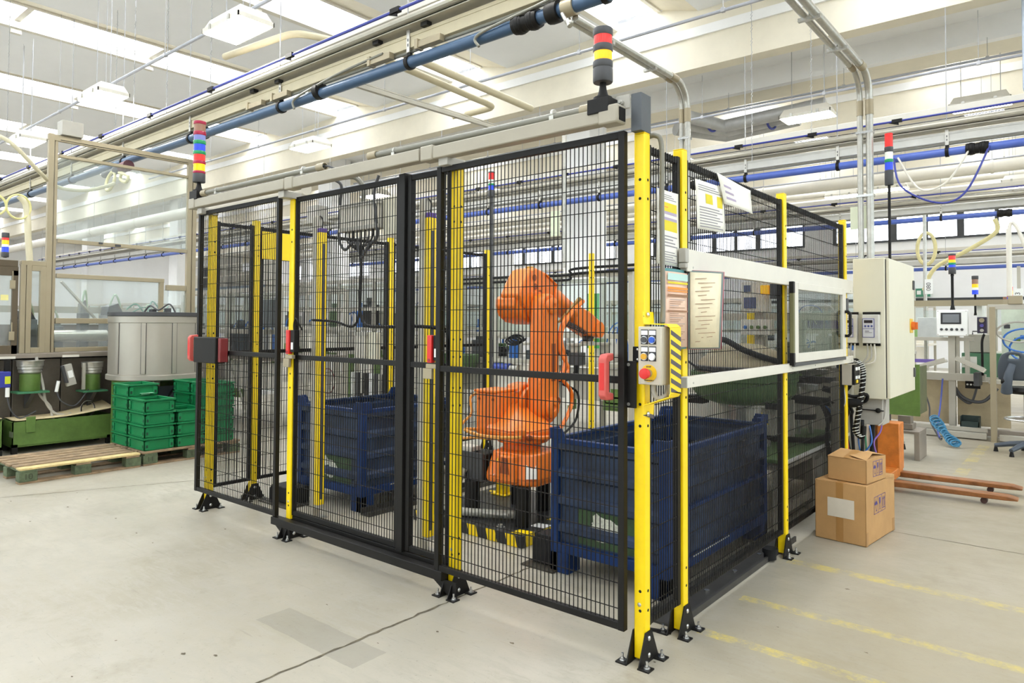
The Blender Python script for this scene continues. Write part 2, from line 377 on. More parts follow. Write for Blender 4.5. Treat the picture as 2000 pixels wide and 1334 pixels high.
beam(8.06, 9.5, 5.85, 6.0, CONC, 'gutter_slab'); beam(18.9, 19.6, 5.85, 6.0, CONC, 'gutter_slab')
beam(9.36, 9.5, 5.5, 5.86, CONC, 'beam_haunch')
for x, y, wd in ((-6.2, 8.9, .62), (-22.6, 8.6, .62), (-30.6, 8.6, .62), (-14.4, 8.9, .62), (-9, 19.2, .6), (-17, 19.2, .6), (-25, 19.2, .6), (-33, 19.2, .6)):
    part('column', B().box(x - wd / 2, x + wd / 2, y - wd / 2, y + wd / 2, 0, 5.9), CONC, ce, bev=.02, sm=0)
# ================================================================== FENCED ROBOT CELL
HOLE = mat('dark_bolt_hole', (16, 14, 10), .8, var=0)
def make_post(label, loc, h=2.2, foot=True, hl=True):
    t = thing('fence_post', label, 'fence post', loc, 'yellow fence posts of the robot cell', local=True)
    a = .025
    part('post_tube', B().box(-a, a, -a, a, .012, h - .004), YEL, t, bev=.005)
    part('post_cap', B().box(-a + .001, a - .001, -a + .001, a - .001, h - .004, h), BLK if False else YEL, t, bev=.001)
    b = B()
    for z in (.21, .29, .97, 1.06, 1.22, 1.31, 1.92, 2.0):
        b.cyl((.004, -a - .0006, z), (.004, -a + .002, z), .0065, n=10); b.cyl((a - .002, .004, z), (a + .0006, .004, z), .0065, n=10)
    part('hole_row', b, HOLE, t, sm=0, kind='stuff')
    b = B()
    for s in (-1, 1):
        x0, x1 = (a + .001, a + .006) if s > 0 else (-a - .006, -a - .001)
        b.prism([(-.026, .126), (.026, .126), (.085, .0), (-.085, .0)], 'x', x0, x1)
        for y0, y1 in ((-.088, -.04), (.04, .088)):
            b.box(min(s * a, s * (a + .052)), max(s * a, s * (a + .052)), y0, y1, .0, .006)
    part('base_bracket', b, BLK, t, sm=0)
    for s in (-1, 1):
        for y in (-.064, .064):
            part('anchor_bolt', B().cyl((s * .056, y, .006), (s * .056, y, .009), .014, n=14).cyl((s * .056, y, .009), (s * .056, y, .018), .0095, n=6).cyl((s * .056, y, .018), (s * .056, y, .036), .005, n=8), CHR, t)
        for z in (.03, .098):
            part('bracket_bolt', B().sph((s * (a + .007), 0, z), .011, n=10, m=6, sc=(.5, 1, 1)), CHR, t)
    part('post_rivet', B().sph((.0, -a, .235), .009, n=10, m=6, sc=(1, .5, 1)), STL, t)
    return t
F1, F2, F3 = -3.65, -2.563, -1.085
S2, S3, S4 = .357, 1.738, 3.125
p0_ = make_post('yellow corner post that carries the hazard-striped control box', (0, 0, 0))
for loc, lb in (((F3, .0, 0), 'yellow post between the robot and the middle mesh panel, behind the sliding gate'),
                ((F2, .0, 0), 'yellow post with a red safety switch, beside the blue bin behind the mesh'),
                ((F1, .0, 0), 'yellow post behind the sliding gate that has a black latch box'),
                ((0, S2, 0), 'yellow post holding up the open document folder'),
                ((0, S3, 0), 'yellow post at the side of the sliding inspection window'),
                ((0, S4, 0), 'yellow post standing against the light grey electrical cabinet'),
                ((F1, S2, 0), 'yellow post behind the mesh, beside the yellow sheet panel'),
                ((F1, S3, 0), 'yellow post rising behind the blue bin that stands beside the black wheel guards'),
                ((F1, S4, 0), 'yellow post by the tall thin stack light behind the mesh'),
                ((-2.92, 4.1, 0), 'yellow post beyond the robot wrist, against the machines')):
    dup(p0_, loc, label=lb)

def panel(name, label, p, q, z0, z1, off, fw=.028, mid=None, group=None, pitch=.0228, hp=.104, hz0=None, teeth=False, cat='mesh panel'):
    p, q = V((p[0], p[1], 0)), V((q[0], q[1], 0)); d = (q - p); Ln = d.length; d.normalize(); nrm = V((d.y, -d.x, 0))    # nrm: outward side
    t = thing(name, label, cat, (p + d * Ln / 2 + V((0, 0, z0)))[:], group)
    def at(s, z, o=0): v = p + d * s + nrm * o; return (v.x, v.y, z)
    for s in (fw / 2, Ln - fw / 2): part('frame_upright', B().bar(at(s, z0), at(s, z1), fw, fw), BLK, t, bev=.002)
    tz = z1 - fw / 2 if not teeth else z1 - .02
    part('frame_rail', B().bar(at(fw, tz), at(Ln - fw, tz), fw * .8, fw), BLK, t, bev=.002)
    part('frame_rail', B().bar(at(fw, z0 + fw / 2), at(Ln - fw, z0 + fw / 2), fw * .8, fw), BLK, t, bev=.002)
    if mid: part('middle_rail', B().bar(at(fw, mid), at(Ln - fw, mid), fw * .8, .03), BLK, t, bev=.002)
    b = B(); n = int((Ln - 2 * fw) / pitch); wd = .0034
    for i in range(1, n + 1):
        s = fw + (Ln - 2 * fw) * i / (n + 1); b.bar(at(s, z0 + .006, off), at(s, z1 - .004, off), wd)
    z = (hz0 or z0 + .085)
    while z < z1 - .03: b.bar(at(.01, z, off - .0035), at(Ln - .01, z, off - .0035), wd); z += hp
    part('wire_mesh', b, BLK, t, sm=0, kind='stuff')
    return t
G = 'black mesh panels of the robot cell'
gr = panel('sliding_gate', 'black mesh sliding gate with a red handle, nearest the corner post', (-1.158, -.062), (-.042, -.062), .128, 2.205, .008, .03, 1.16, None, cat='gate')
gl = panel('sliding_gate', 'black mesh sliding gate with a black latch box, by the green crates', (-3.725, -.062), (-2.635, -.062), .135, 2.225, .008, .03, 1.175, None, cat='gate')
panel('mesh_panel', 'fixed mesh panel in front of the blue bin with white patches', (-2.555, 0), (-1.515, 0), .148, 2.213, .004, .03, 1.168, G)
panel('mesh_panel', 'narrow mesh strip between the doubled black uprights and a yellow post', (-1.452, 0), (-1.115, 0), .15, 2.213, .004, .03, 1.167, G)
b = B().bar((-1.484, 0, .14), (-1.484, 0, 2.225), .062, .05)
one('black_upright', b, BLK, 'thick black square upright between two mesh panels, behind a light curtain', 'upright', bev=.003)
panel('mesh_panel', 'narrow mesh panel with a laminated sheet tied to it, next to the corner post', (0, .028), (0, .329), .132, 2.16, .012, .028, None, G, teeth=True)
panel('mesh_panel', 'mesh side panel in front of the blue bin and its floor channel', (0, .386), (0, 1.71), .132, 2.16, .012, .028, None, G, teeth=True)
panel('mesh_panel', 'mesh side panel behind the cardboard boxes and the inspection window', (0, 1.768), (0, 3.096), .132, 2.16, .012, .028, None, G, teeth=True)
panel('mesh_panel', 'narrow mesh panel between two yellow posts behind the latch box gate', (F1, .33), (F1, .03), .15, 2.16, -.012, .026, 1.16, G, teeth=True)
panel('mesh_panel', 'mesh side panel carrying the yellow sheet, across the cell', (F1, 1.71), (F1, .386), .15, 2.16, -.012, .026, 1.16, G, teeth=True)
panel('mesh_panel', 'mesh side panel across the cell behind the robot', (F1, 3.096), (F1, 1.768), .15, 2.16, -.012, .026, 1.16, G, teeth=True)
one('yellow_sheet', B().box(F1 + .03, F1 + .036, .39, .66, 1.90, 2.12), YEL, 'yellow sheet panel fixed to the mesh across the cell', 'panel', bev=.001)

# track beam under the gates
tb = thing('gate_track', 'black steel gate track bolted low across the fence front', 'gate track', (-1.9, -.06, 0))
part('track_beam', B().bar((-2.672, -.058, .107), (-1.10, -.058, .107), .05, .048), BLK, tb, bev=.003)
part('track_beam', B().bar((-2.54, .0, .128), (-1.12, .0, .128), .02, .03), BLK, tb, bev=.002)
for x in (F2, F3):
    part('track_bracket', B().prism([(x - .13, .085), (x + .06, .085), (x + .06, .0), (x + .02, .0)], 'y', -.052, -.046), BLK, tb, sm=0)

# cable duct, conduits
cd = thing('cable_duct', 'long grey beige cable duct along the top of the fence front', 'cable duct', (-1.86, -.1, 2.25))
xs = [-3.735, -2.45, -1.19, .008]
for i in range(3):
    part('duct_length', B().box(xs[i] + .05, xs[i + 1] - (.05 if i < 2 else .13), -.13, -.068, 2.247 - .005 * i, 2.313 - .005 * i), DUCT, cd, bev=.006)
for i, x in enumerate(xs[:3] + [-.09]):
    part('duct_coupler', B().box(x - .035 if i < 3 else x - .045, x + .055 if i < 3 else x + .05, -.137, -.062, 2.241 - .004 * i, 2.32 - .004 * i), DUCT, cd, bev=.008)
part('duct_end', B().box(-.04, -.036, -.122, -.076, 2.24, 2.294), BLK, cd, sm=0)
for x in (F1, F2, F3): part('duct_bracket', B().box(x - .03, x + .035, -.11, .026, 2.2, 2.243), GRYP, cd, bev=.003)
eb = thing('end_bracket', 'grey upright plate that closes the cable duct above the corner post', 'bracket', (0, -.05, 2.2))
part('plate', B().box(-.022, .026, -.055, .03, 2.2, 2.36), mat('grey_end_plate', (84, 88, 92), .45, .2), eb, bev=.002)
part('side_plate', B().box(-.09, -.024, -.064, -.056, 2.3, 2.36), GRYP, eb, bev=.002)
part('fastener', B().cyl((-.06, -.064, 2.325), (-.06, -.082, 2.325), .012, n=10).cyl((-.06, -.082, 2.325), (-.06, -.09, 2.325), .007, n=8), STL, eb)
def conduit(label, x0, x1, z0, z1, y=-.10):
    t = thing('conduit', label, 'conduit', ((x0 + x1) / 2, y, z0), 'grey conduits on the cable duct')
    part('pipe', B().cyl((x0, y, z0), (x1, y, z1), .017, n=16), PIPEG, t)
    for x, z, s in ((x0, z0, 1), (x1, z1, -1)):
        part('end_sleeve', B().lathe([(.018, 0), (.024, 0), (.024, .07), (.019, .07), (.019, .012), (.0, .012)], (x - .02 if s > 0 else x - .05, y, z), 16, 'x'), BGE, t)
    for x in (x0 + .2, x1 - .2):
        part('clip', B().box(x - .012, x + .012, y - .02, y + .02, z0 - .03, z0 - .012).cyl((x - .006, y, z0), (x + .006, y, z0), .0195, n=14), STL, t)
    part('loose_cable', B().tube(smooth_path([(x1 - .01, y, z1), (x1 + .05, y, z1 - .004), (x1 + .11, y + .02, z1 - .03)]), .006), DGY, t)
    return t
conduit('short grey conduit on the cable duct by the five-colour stack light', -3.60, -2.12, 2.35, 2.34)
conduit('long grey conduit on the cable duct beside the red and amber stack light', -1.66, -.19, 2.335, 2.318)
one('conduit', B().tube(smooth_path([(-.02, .05, 2.19), (.03, .06, 2.2), (.055, .07, 2.15), (.055, .07, 1.9), (.055, .08, 1.5), (.058, .07, 1.40)]), .011, 10), PIPEG,
    'grey conduit that bends down the corner post to the control box', 'conduit')

def stack_light(name_label, x, y, zb, zt, segs, r, base='box', group='signal stack lights', flare=True, pole=None):
    """segs from the top: (lens or ring material, height share)"""
    t = thing('stack_light', name_label, 'stack light', (x, y, zb), group)
    tot = sum(s[1] for s in segs); z = zt
    for m, h in segs:
        hh = (zt - zb) * h
        if m in LENS: part('lens', B().lathe([(r * .92, z - hh), (r * .92, z)], (x, y, 0), 20), LENS[m], t)
        else: part('lamp_ring' if m != 'body' else 'lamp_base', B().lathe([(r * .94, z - hh), (r, z - hh + .004), (r, z - .004), (r * .94, z)], (x, y, 0), 20), {'body': DGY, 'cap': DGY, 'ring': DGY, 'rr': LENS['crimson'], 'rg': LENS['green']}[m], t)
        z -= hh
    if flare:
        part('stem', B().lathe([(r * .95, zb), (r * .95, zb + (z - zb) * .14), (r * .68, zb + (z - zb) * .17), (r * .52, zb + (z - zb) * .32), (r * .40, zb + (z - zb) * .55), (r * .36, zb + (z - zb) * .72), (r * .3, z)], (x, y, 0), 20), BLK, t)
        part('mount_box', B().box(x - r * 1.25, x + r * 1.25, y - r, y + r, zb - r * 1.5, zb), BLK, t, bev=.003)
    else:
        part('pole', B().lathe([(r * .5, zb), (r * .34, zb + r), (r * .34, z)], (x, y, 0), 12), BLK, t)
    return t
sr = stack_light('red over amber stack light on the cable duct by the corner post', -.135, -.095, 2.345, 2.652,
                 [('cap', .105), ('red', .125), ('ring', .10), ('amber', .125), ('ring', .10), ('body', .20)], .0425)
stack_light('stack light of red, blue and amber lenses on the far end of the cable duct', -3.70, -.09, 2.375, 2.905,
            [('rr', .045), ('smoke', .10), ('rr', .055), ('violet', .075), ('rg', .055), ('blue', .095), ('rg', .05), ('red', .09), ('rr', .045), ('amber', .10), ('rr', .035), ('body', .125)], .045)

# light curtains behind the front panels
def light_curtain(label, x, y, h):
    t = thing('light_curtain', label, 'light curtain', (x, y, 0), 'light curtain columns')
    part('column', B().box(x - .032, x + .018, y - .03, y + .02, 0, h), ALU, t, bev=.004)
    part('foot_plate', B().box(x - .06, x + .06, y - .06, y + .06, 0, .008), STL, t, bev=.002)
    part('sensor_bar', B().box(x + .02, x + .062, y - .03, y + .03, .10, h - .12), YEL, t, bev=.004)
    part('sensor_window', B().box(x + .062, x + .0635, y - .012, y + .012, .14, h - .2), DGY, t, sm=0)
    part('end_cap', B().box(x + .021, x + .061, y - .029, y + .029, h - .12, h - .09), mat('violet_cap', (88, 60, 140), .4), t, bev=.003)
    part('end_cap', B().box(x + .021, x + .061, y - .029, y + .029, .075, .10), GRYP, t, bev=.003)
    part('plug_lead', B().tube(smooth_path([(x + .04, y, h - .09), (x + .045, y, h - .03), (x + .01, y, h + .0), (x - .03, y, h - .06)]), .005), BLK, t)
    return t
light_curtain('grey column with yellow light curtain in front of the blue bin with white patches', -2.83, .37, 2.16)
light_curtain('grey column with yellow light curtain between the black upright and the robot', -1.70, .36, 2.16)

# control box on the corner post, hazard guard
HAZ = mat('hazard_black_grey', (84, 78, 84), .5, var=.06)
cb = thing('control_box', 'grey push-button control box with red emergency stop on the corner post', 'control box', (.07, -.05, 1.15))
X0, X1, Y0, Y1, Z0, Z1 = .022, .128, -.062, .022, 1.148, 1.384
part('housing', B().box(X0, X1, Y0, Y1, Z0, Z1), mat('control_box_grey', (184, 176, 158), .45, var=.06), cb, bev=.006)
part('lid', B().box(X0 + .0, X1 - .0, Y0 - .012, Y0 + .004, Z0, Z1), mat('control_lid_grey', (196, 188, 170), .42, var=.05), cb, bev=.004)
for x in (X0 + .008, X1 - .008):
    for z in (Z0 + .008, (Z0 + Z1) / 2, Z1 - .008): part('screw', B().cyl((x, Y0 - .0125, z), (x, Y0 - .0105, z), .003, n=8), STL, cb)
def button(x, z, m, nm, ring=CHR):
    t = part(nm, B().cyl((x, Y0 - .012, z), (x, Y0 - .024, z), .0125, n=18), m, cb)
    part('bezel', B().lathe([(.0125, 0), (.0155, 0), (.0155, .006), (.0125, .006)], (x, Y0 - .0185, z), 18, 'y'), ring, t)
    pl = part('label_plate', B().box(x - .0165, x + .0165, Y0 - .0135, Y0 - .011, z - .018, z + .042), mat('button_legend_black', (38, 34, 40), .4, var=0), cb, bev=.001)
    part('legend_strip', B().box(x - .0145, x + .0145, Y0 - .0142, Y0 - .0134, z + .02, z + .038), WHITE, pl, sm=0)
button(.052, 1.330, DGY, 'push_button'); button(.088, 1.330, mat('blue_button', (30, 82, 190), .3, var=0), 'push_button')
button(.052, 1.262, mat('amber_button', (214, 160, 20), .3, var=0), 'push_button'); button(.088, 1.262, WHITE, 'push_button')
es = part('emergency_disc', B().cyl((.072, Y0 - .0118, 1.195), (.072, Y0 - .0145, 1.195), .035, n=28), mat('estop_yellow', (236, 190, 20), .4, var=.05), cb)
part('emergency_button', B().lathe([(.010, 0), (.010, -.022), (.021, -.026), (.0225, -.036), (.020, -.044), (.0, -.046)], (.072, Y0 - .0145, 1.195), 24, 'y'), RED, cb)
part('emergency_collar', B().lathe([(.0, 0), (.0165, 0), (.0165, -.012), (.0, -.012)], (.072, Y0 - .0145, 1.195), 24, 'y'), STL, cb)
text(es, 'STOP', .009, (.072, Y0 - .0152, 1.221), (pi / 2, 0, 0), DGY); text(es, 'EMERGENCY', .0075, (.074, Y0 - .0152, 1.166), (pi / 2, 0, 0), DGY)
part('cable_gland', B().tube(smooth_path([(.07, -.03, 1.15), (.07, -.03, 1.115), (.085, -.02, 1.09), (.11, .0, 1.105), (.1, .03, 1.14)]), .010, 10), GRYP, cb)
hg = thing('hazard_guard', 'yellow and black striped steel guard wrapped around the control box', 'guard', (.13, 0, 1.1))
def strip(pts, y0, y1, m=YEL, nm='guard_sheet'):
    b = B(); th = .004
    for i in range(len(pts) - 1): b.bar((pts[i][0], (y0 + y1) / 2, pts[i][1]), (pts[i + 1][0], (y0 + y1) / 2, pts[i + 1][1]), y1 - y0, th) if False else b.add(
        [(pts[i][0], y0, pts[i][1]), (pts[i + 1][0], y0, pts[i + 1][1]), (pts[i + 1][0], y1, pts[i + 1][1]), (pts[i][0], y1, pts[i][1])], [(0, 1, 2, 3)])
    o = part(nm, b, m, hg, sm=0); md = o.modifiers.new('thick', 'SOLIDIFY'); md.thickness = th; md.offset = 0; return o
gp = [(.026, 1.445), (.03, 1.395), (.135, 1.393), (.152, 1.38), (.152, 1.115), (.145, 1.10), (.03, 1.06), (.027, 1.01)]
strip(gp, -.045, .045)
for i in range(7):           # stripes are tape laid proud of the sheet
    z = 1.372 - i * .0385
    hgm = B().add([(.1546, -.045, z), (.1546, .045, z - .032), (.1546, .045, max(1.116, z - .051)), (.1546, -.045, max(1.116, z - .019))], [(0, 1, 2, 3)])
    part('hazard_stripe', hgm, HAZ, hg, sm=0)
for z, s in ((1.425, 1), (1.03, -1)):
    part('hazard_stripe', B().add([(.0296, -.045, z - .012), (.0296, .045, z - .034), (.0296, .045, z - .018), (.0296, -.045, z + .004)], [(0, 1, 2, 3)]), HAZ, hg, sm=0)
    part('fixing_bolt', B().sph((.033, -.01, z + .008 * s), .011, n=10, m=6, sc=(.6, 1, 1)), CHR, hg)

# gate handles, latch plates
def handle(par, x, y, z0, z1, m=PINK):
    h = part('gate_handle', B().prism([(y, z0), (y, z0 + .03), (y - .034, z0 + .036), (y - .034, z1 - .036), (y, z1 - .03), (y, z1), (y - .05, z1 - .004), (y - .066, z1 - .022), (y - .066, z0 + .022), (y - .05, z0 + .004)], 'x', x - .018, x + .018), m, par, bev=.005)
    part('grip_inlay', B().box(x - .011, x + .011, y - .0668, y - .0655, z0 + .045, z1 - .04), RED, h, sm=0)
handle(gr, -.105, -.083, 1.075, 1.272)
part('latch_plate', B().box(-.044, .0, -.05, -.044, 1.045, 1.24), BLK, gr, bev=.002)
part('latch_bracket', B().box(-.026, .018, -.034, -.028, 1.235, 1.30), BLK, gr, bev=.002)
for z in (1.225, 1.06): part('latch_rivet', B().cyl((-.036, -.05, z), (-.036, -.0525, z), .007, n=12), STL, gr)
for z in (1.246, 1.288): part('latch_screw', B().sph((-.003, -.035, z), .006, n=10, m=6, sc=(1, .5, 1)), CHR, gr)
handle(gl, -3.70, -.083, 1.10, 1.30)
part('latch_box', B().box(-3.61, -3.29, -.155, -.078, 1.10, 1.285), BLK, gl, bev=.006)
part('latch_cap', B().box(-3.285, -3.25, -.14, -.08, 1.11, 1.28), mat('dark_red_cap', (120, 40, 40), .4), gl, bev=.006)
part('latch_knob', B().cyl((-3.74, -.12, 1.2), (-3.70, -.12, 1.2), .012, n=12), BGE, gl)
def red_switch(x, y, z0, z1, label):
    t = thing('safety_switch', label, 'safety switch', (x, y, z0), 'red safety switches')
    part('switch_body', B().box(x - .017, x + .017, y - .03, y, z0, z1), RED, t, bev=.004)
    part('actuator', B().box(x + .02, x + .066, y - .02, y + .02, z0 + .012, z1), BLK, t, bev=.003)
    part('rating_label', B().box(x + .03, x + .052, y - .0215, y - .02, z0 + .03, z0 + .075), WHITE, t, sm=0)
    part('keyway', B().cyl((x, y - .0315, z0 + .014), (x, y - .029, z0 + .014), .009, n=12), mat('crimson_plastic', (140, 20, 24), .4), t)
    part('mounting_tab', B().box(x - .03, x + .05, y - .025, y, z0 - .03, z0 - .006).box(x - .045, x + .02, y - .03, y - .012, z0 - .085, z0 - .03), BGE, t, bev=.003)
    part('lead', B().tube(smooth_path([(x + .03, y, z1), (x + .03, y, z1 + .04), (x + .05, y, z1 + .075), (x + .075, y, z1 + .05), (x + .075, y + .03, z1 + .0)]), .005), BLK, t)
red_switch(-2.545, -.03, 1.19, 1.345, 'red safety switch on the yellow post beside the blue bin')
red_switch(-1.225, -.03, 1.185, 1.33, 'red safety switch between the light curtain and a yellow post')

# connection boxes inside the front panel
sb = thing('junction_box', 'ribbed grey connection box with many cables, high behind the mesh', 'junction box', (-2.07, .17, 1.96))
part('housing', B().box(-2.275, -1.885, .16, .21, 1.975, 2.15), GRYP, sb, bev=.004)
for i in range(11): part('module', B().box(-2.268 + i * .0345, -2.268 + i * .0345 + .03, .135, .162, 1.995, 2.125), mat('module_grey', (216, 210, 196), .45), sb, bev=.002)
for z in (1.975, 2.125): part('clamp_rail', B().box(-2.278, -1.882, .13, .165, z, z + .025), GRYP, sb, bev=.002)
part('side_panel', B().box(-1.88, -1.73, .17, .2, 1.93, 2.16), CAB, sb, bev=.003)
for i in range(9):
    x = -2.22 + i * .038; part('cable', B().tube(smooth_path([(x, .15, 1.98), (x, .15, 1.93), (x * .5 - 2.07 * .5, .15, 1.87 - .01 * (i % 3))]), .006, 6), BLK if i % 3 else DGY, sb)
part('cable_loop', B().tube(smooth_path([(-2.27, .15, 2.1), (-2.285, .14, 1.95), (-2.22, .14, 1.86), (-2.14, .14, 1.9), (-2.1, .15, 1.88), (-2.07, .15, 1.8)]), .009), DGY, sb)
part('cable_loop', B().tube(smooth_path([(-1.9, .15, 2.3), (-1.93, .14, 2.2), (-1.9, .13, 2.05), (-1.9, .14, 1.92), (-1.98, .15, 1.88), (-2.06, .15, 1.8)]), .010), DGY, sb)
part('cable_loop', B().tube(smooth_path([(-2.3, .1, 2.32), (-2.25, .13, 2.28), (-2.27, .14, 2.18), (-2.28, .14, 2.06)]), .010), DGY, sb)
part('cable_drop', B().tube(smooth_path([(-2.2, .05, 2.3), (-2.1, .12, 2.31), (-2.05, .15, 2.24), (-2.05, .15, 2.15)]), .016), PIPEG, sb)
part('cable_drop', B().tube(smooth_path([(-2.065, .15, 1.88), (-2.062, .15, 1.7), (-2.07, .15, 1.5), (-2.05, .15, 1.42), (-1.98, .14, 1.375), (-1.8, .13, 1.37), (-1.5, .12, 1.375), (-1.25, .1, 1.36)]), .010), BLK, sb)
part('cable_drop', B().tube(smooth_path([(-2.08, .15, 1.6), (-2.08, .15, 1.45), (-2.13, .14, 1.37), (-2.3, .13, 1.40), (-2.5, .1, 1.41)]), .008), BLK, sb)
s2 = thing('junction_box', 'small ribbed connection box at mid height behind the mesh', 'junction box', (-2.05, .17, 1.15))
part('housing', B().box(-2.115, -1.93, .16, .2, 1.155, 1.335), CAB, s2, bev=.004)
for i in range(3): part('module', B().box(-2.108 + i * .034, -2.108 + i * .034 + .029, .14, .162, 1.175, 1.315), mat('module_grey', (216, 210, 196), .45), s2, bev=.002)
for z in (1.15, 1.312): part('clamp_rail', B().box(-2.118, -2.0, .135, .165, z, z + .024), GRYP, s2, bev=.002)

# sheets and document folder on the side fence
PAP = mat('paper_sheet', (240, 238, 228), .6, var=.02); INK = mat('grey_print', (150, 146, 150), .7, var=0); INKY = mat('yellow_print', (226, 208, 40), .6, var=0)
INKV = mat('violet_print', (176, 162, 186), .6, var=0); INKO = mat('orange_print', (232, 150, 60), .6, var=0); INKB = mat('brown_print', (150, 110, 80), .6, var=0)
def sheet(label, c, blocks, x, tear=None):
    """c: four corners (y,z) bl, br, tr, tl"""
    t = thing('paper_sheet', label, 'paper', (x, (c[0][0] + c[1][0]) / 2, c[0][1]))
    def pt(u, v, o=0):
        a = V((x + o, *c[0])).lerp(V((x + o, *c[1])), u); b_ = V((x + o, *c[3])).lerp(V((x + o, *c[2])), u); p = a.lerp(b_, v); p.x += .006 * sin(u * 3.1 + v * 2) ; return p
    n = 6; b = B(); b.add([pt(i / n, j / n) for j in range(n + 1) for i in range(n + 1)], [(j * (n + 1) + i, j * (n + 1) + i + 1, (j + 1) * (n + 1) + i + 1, (j + 1) * (n + 1) + i) for j in range(n) for i in range(n)])
    o = part('sheet', b, PAP, t, sm=60); md = o.modifiers.new('t', 'SOLIDIFY'); md.thickness = .0012; md.offset = -1
    for m, u0, u1, v0, v1 in blocks:
        b = B(); k = 4
        b.add([pt(u0 + (u1 - u0) * i / k, v, .0008) for v in (v0, v1) for i in range(k + 1)], [(i, i + 1, k + 2 + i, k + 1 + i) for i in range(k)])
        part('print_block', b, m, t, sm=0)
    return t
def lines(m, u0, u1, v0, v1, n): return [(m, u0, u1 - (.13 * ((i * 7) % 3) * (u1 - u0)), v0 + (v1 - v0) * i / n, v0 + (v1 - v0) * (i + .4) / n) for i in range(n)]
sheet('laminated sheet with yellow table blocks on the narrow mesh panel', [(.085, 1.655), (.306, 1.65), (.304, 1.985), (.078, 1.98)],
      lines(INK, .1, .85, .04, .2, 5) + [(INKY, .08, .92, .46, .6), (INKV, .08, .92, .6, .64), (INKY, .08, .92, .72, .84), (INKO, .08, .92, .77, .785), (INKV, .08, .92, .68, .72)] + lines(INK, .1, .9, .88, .96, 3) + lines(INK, .1, .9, .25, .42, 4), .022)
sheet('white printed sheet with a yellow square hung in the folder post bay', [(.487, 1.848), (.82, 1.858), (.822, 2.094), (.452, 2.08)],
      lines(INK, .08, .9, .05, .5, 8) + [(INKY, .3, .55, .55, .75), (INKY, .72, .92, .52, .76)] + lines(INK, .08, .9, .8, .94, 3), .024)
sheet('tilted plastic-sleeved sheet high on the side mesh', [(.795, 2.007), (1.181, 2.003), (1.168, 2.131), (.689, 2.148)], lines(INKV, .1, .4, .2, .8, 3), .03)
fo = thing('document_folder', 'open document folder with worn pages hung on the side post', 'folder', (.07, .33, 1.28))
def leaf(nm, p, q, z0, z1, m, o=0, tilt=0):
    b = B(); n = 6
    b.add([(p[0] + (q[0] - p[0]) * i / n + o + .006 * sin(pi * i / n), p[1] + (q[1] - p[1]) * i / n + (tilt * i / n if z == z1 else 0), z) for z in (z0, z1) for i in range(n + 1)], [(i, i + 1, n + 2 + i, n + 1 + i) for i in range(n)])
    x = part(nm, b, m, fo, sm=60); md = x.modifiers.new('t', 'SOLIDIFY'); md.thickness = .003; return x
PG = mat('pink_worn_page', (236, 200, 176), .6, var=.06, scale=12); PG2 = mat('cream_worn_page', (232, 220, 188), .6, var=.08, scale=12)
leaf('cover', (.046, .088), (.046, .322), 1.284, 1.636, mat('teal_cover_edge', (90, 150, 150), .5))
leaf('cover', (.05, .326), (.135, .50), 1.28, 1.640, mat('pink_cover', (186, 96, 104), .5), tilt=.04)
leaf('cover', (.049, .326), (.131, .49), 1.282, 1.638, mat('grey_teal_cover', (120, 134, 130), .5), .004, tilt=.04)
leaf('page', (.050, .10), (.050, .316), 1.292, 1.622, PG, .003); leaf('page', (.053, .33), (.124, .474), 1.288, 1.630, PG2, .009, tilt=.036)
part('clip', B().box(.044, .056, .30, .35, 1.625, 1.65), BLK, fo, bev=.002)
yy0, yy1 = .112, .304
for m, z0, z1 in ((mat('pale_teal_print', (188, 220, 214), .6, var=0), 1.585, 1.615), (INKY, 1.57, 1.578), (INKO, 1.545, 1.556), (INKO, 1.535, 1.541), (INKB, 1.513, 1.525), (INKB, 1.447, 1.455)):
    part('print_block', B().box(.0612, .0618, yy0, yy1, z0, z1), m, fo, sm=0)
for i in range(22):
    z = 1.50 - i * .0088
    if abs(z - 1.451) < .01: continue
    w_ = .02 * ((i * 5) % 4); part('print_line', B().box(.0612, .0618, yy0 + .02, yy1 - .03 - w_, z, z + .0022), INKB if i % 3 else INK, fo, sm=0)

# white rails, sliding inspection window
ra = 'white rails on the side fence'
def rail(label, z0, z1, t0):
    t = thing('rail', label, 'rail', (.045, 1.7, z0), ra)
    part('rail_profile', B().box(.03, .062, .30, 3.17, z0, z1), WHT, t, bev=.003)
    part('rail_end', B().box(.031, .061, .294, .30, z0 + .002, z1 - .002), GRYP, t, bev=.001)
    for y in (.36, 1.74, 2.2, 3.1): part('rail_screw', B().cyl((.062, y, z0 + .02), (.0635, y, z0 + .02), .005, n=10), STL, t)
    return t
rail('white rail above the inspection window', 1.632, 1.733, 0)
rail('thin white rail below the inspection window', 1.108, 1.158, 0)
one('rail_stop', B().box(.03, .066, .275, .30, 1.645, 1.668).box(.03, .066, .275, .31, 1.67, 1.735), GRYP, 'grey stop block capping the upper white rail', 'stop', bev=.004)
sw = thing('inspection_window', 'sliding window of clear acrylic in a white frame with black handle', 'sliding window', (.06, 2.29, 1.14))
y0, y1, z0, z1 = 1.715, 2.88, 1.165, 1.655
part('frame_side', B().box(.064, .084, y0, y0 + .075, z0, z1), WHT, sw, bev=.003); part('frame_side', B().box(.064, .084, y1 - .085, y1, z0, z1), WHT, sw, bev=.003)
part('frame_side', B().box(.064, .084, y0 + .075, y1 - .085, z1 - .045, z1), WHT, sw, bev=.003); part('frame_side', B().box(.064, .084, y0 + .075, y1 - .085, z0, z0 + .055), WHT, sw, bev=.003)
part('pane', B().box(.072, .076, y0 + .07, y1 - .08, z0 + .05, z1 - .04), GLS, sw, sm=0)
part('edge_seal', B().box(.064, .086, y0 - .03, y0 - .002, z0 + .06, z1 - .06), mat('olive_seal', (110, 108, 70), .6), sw)
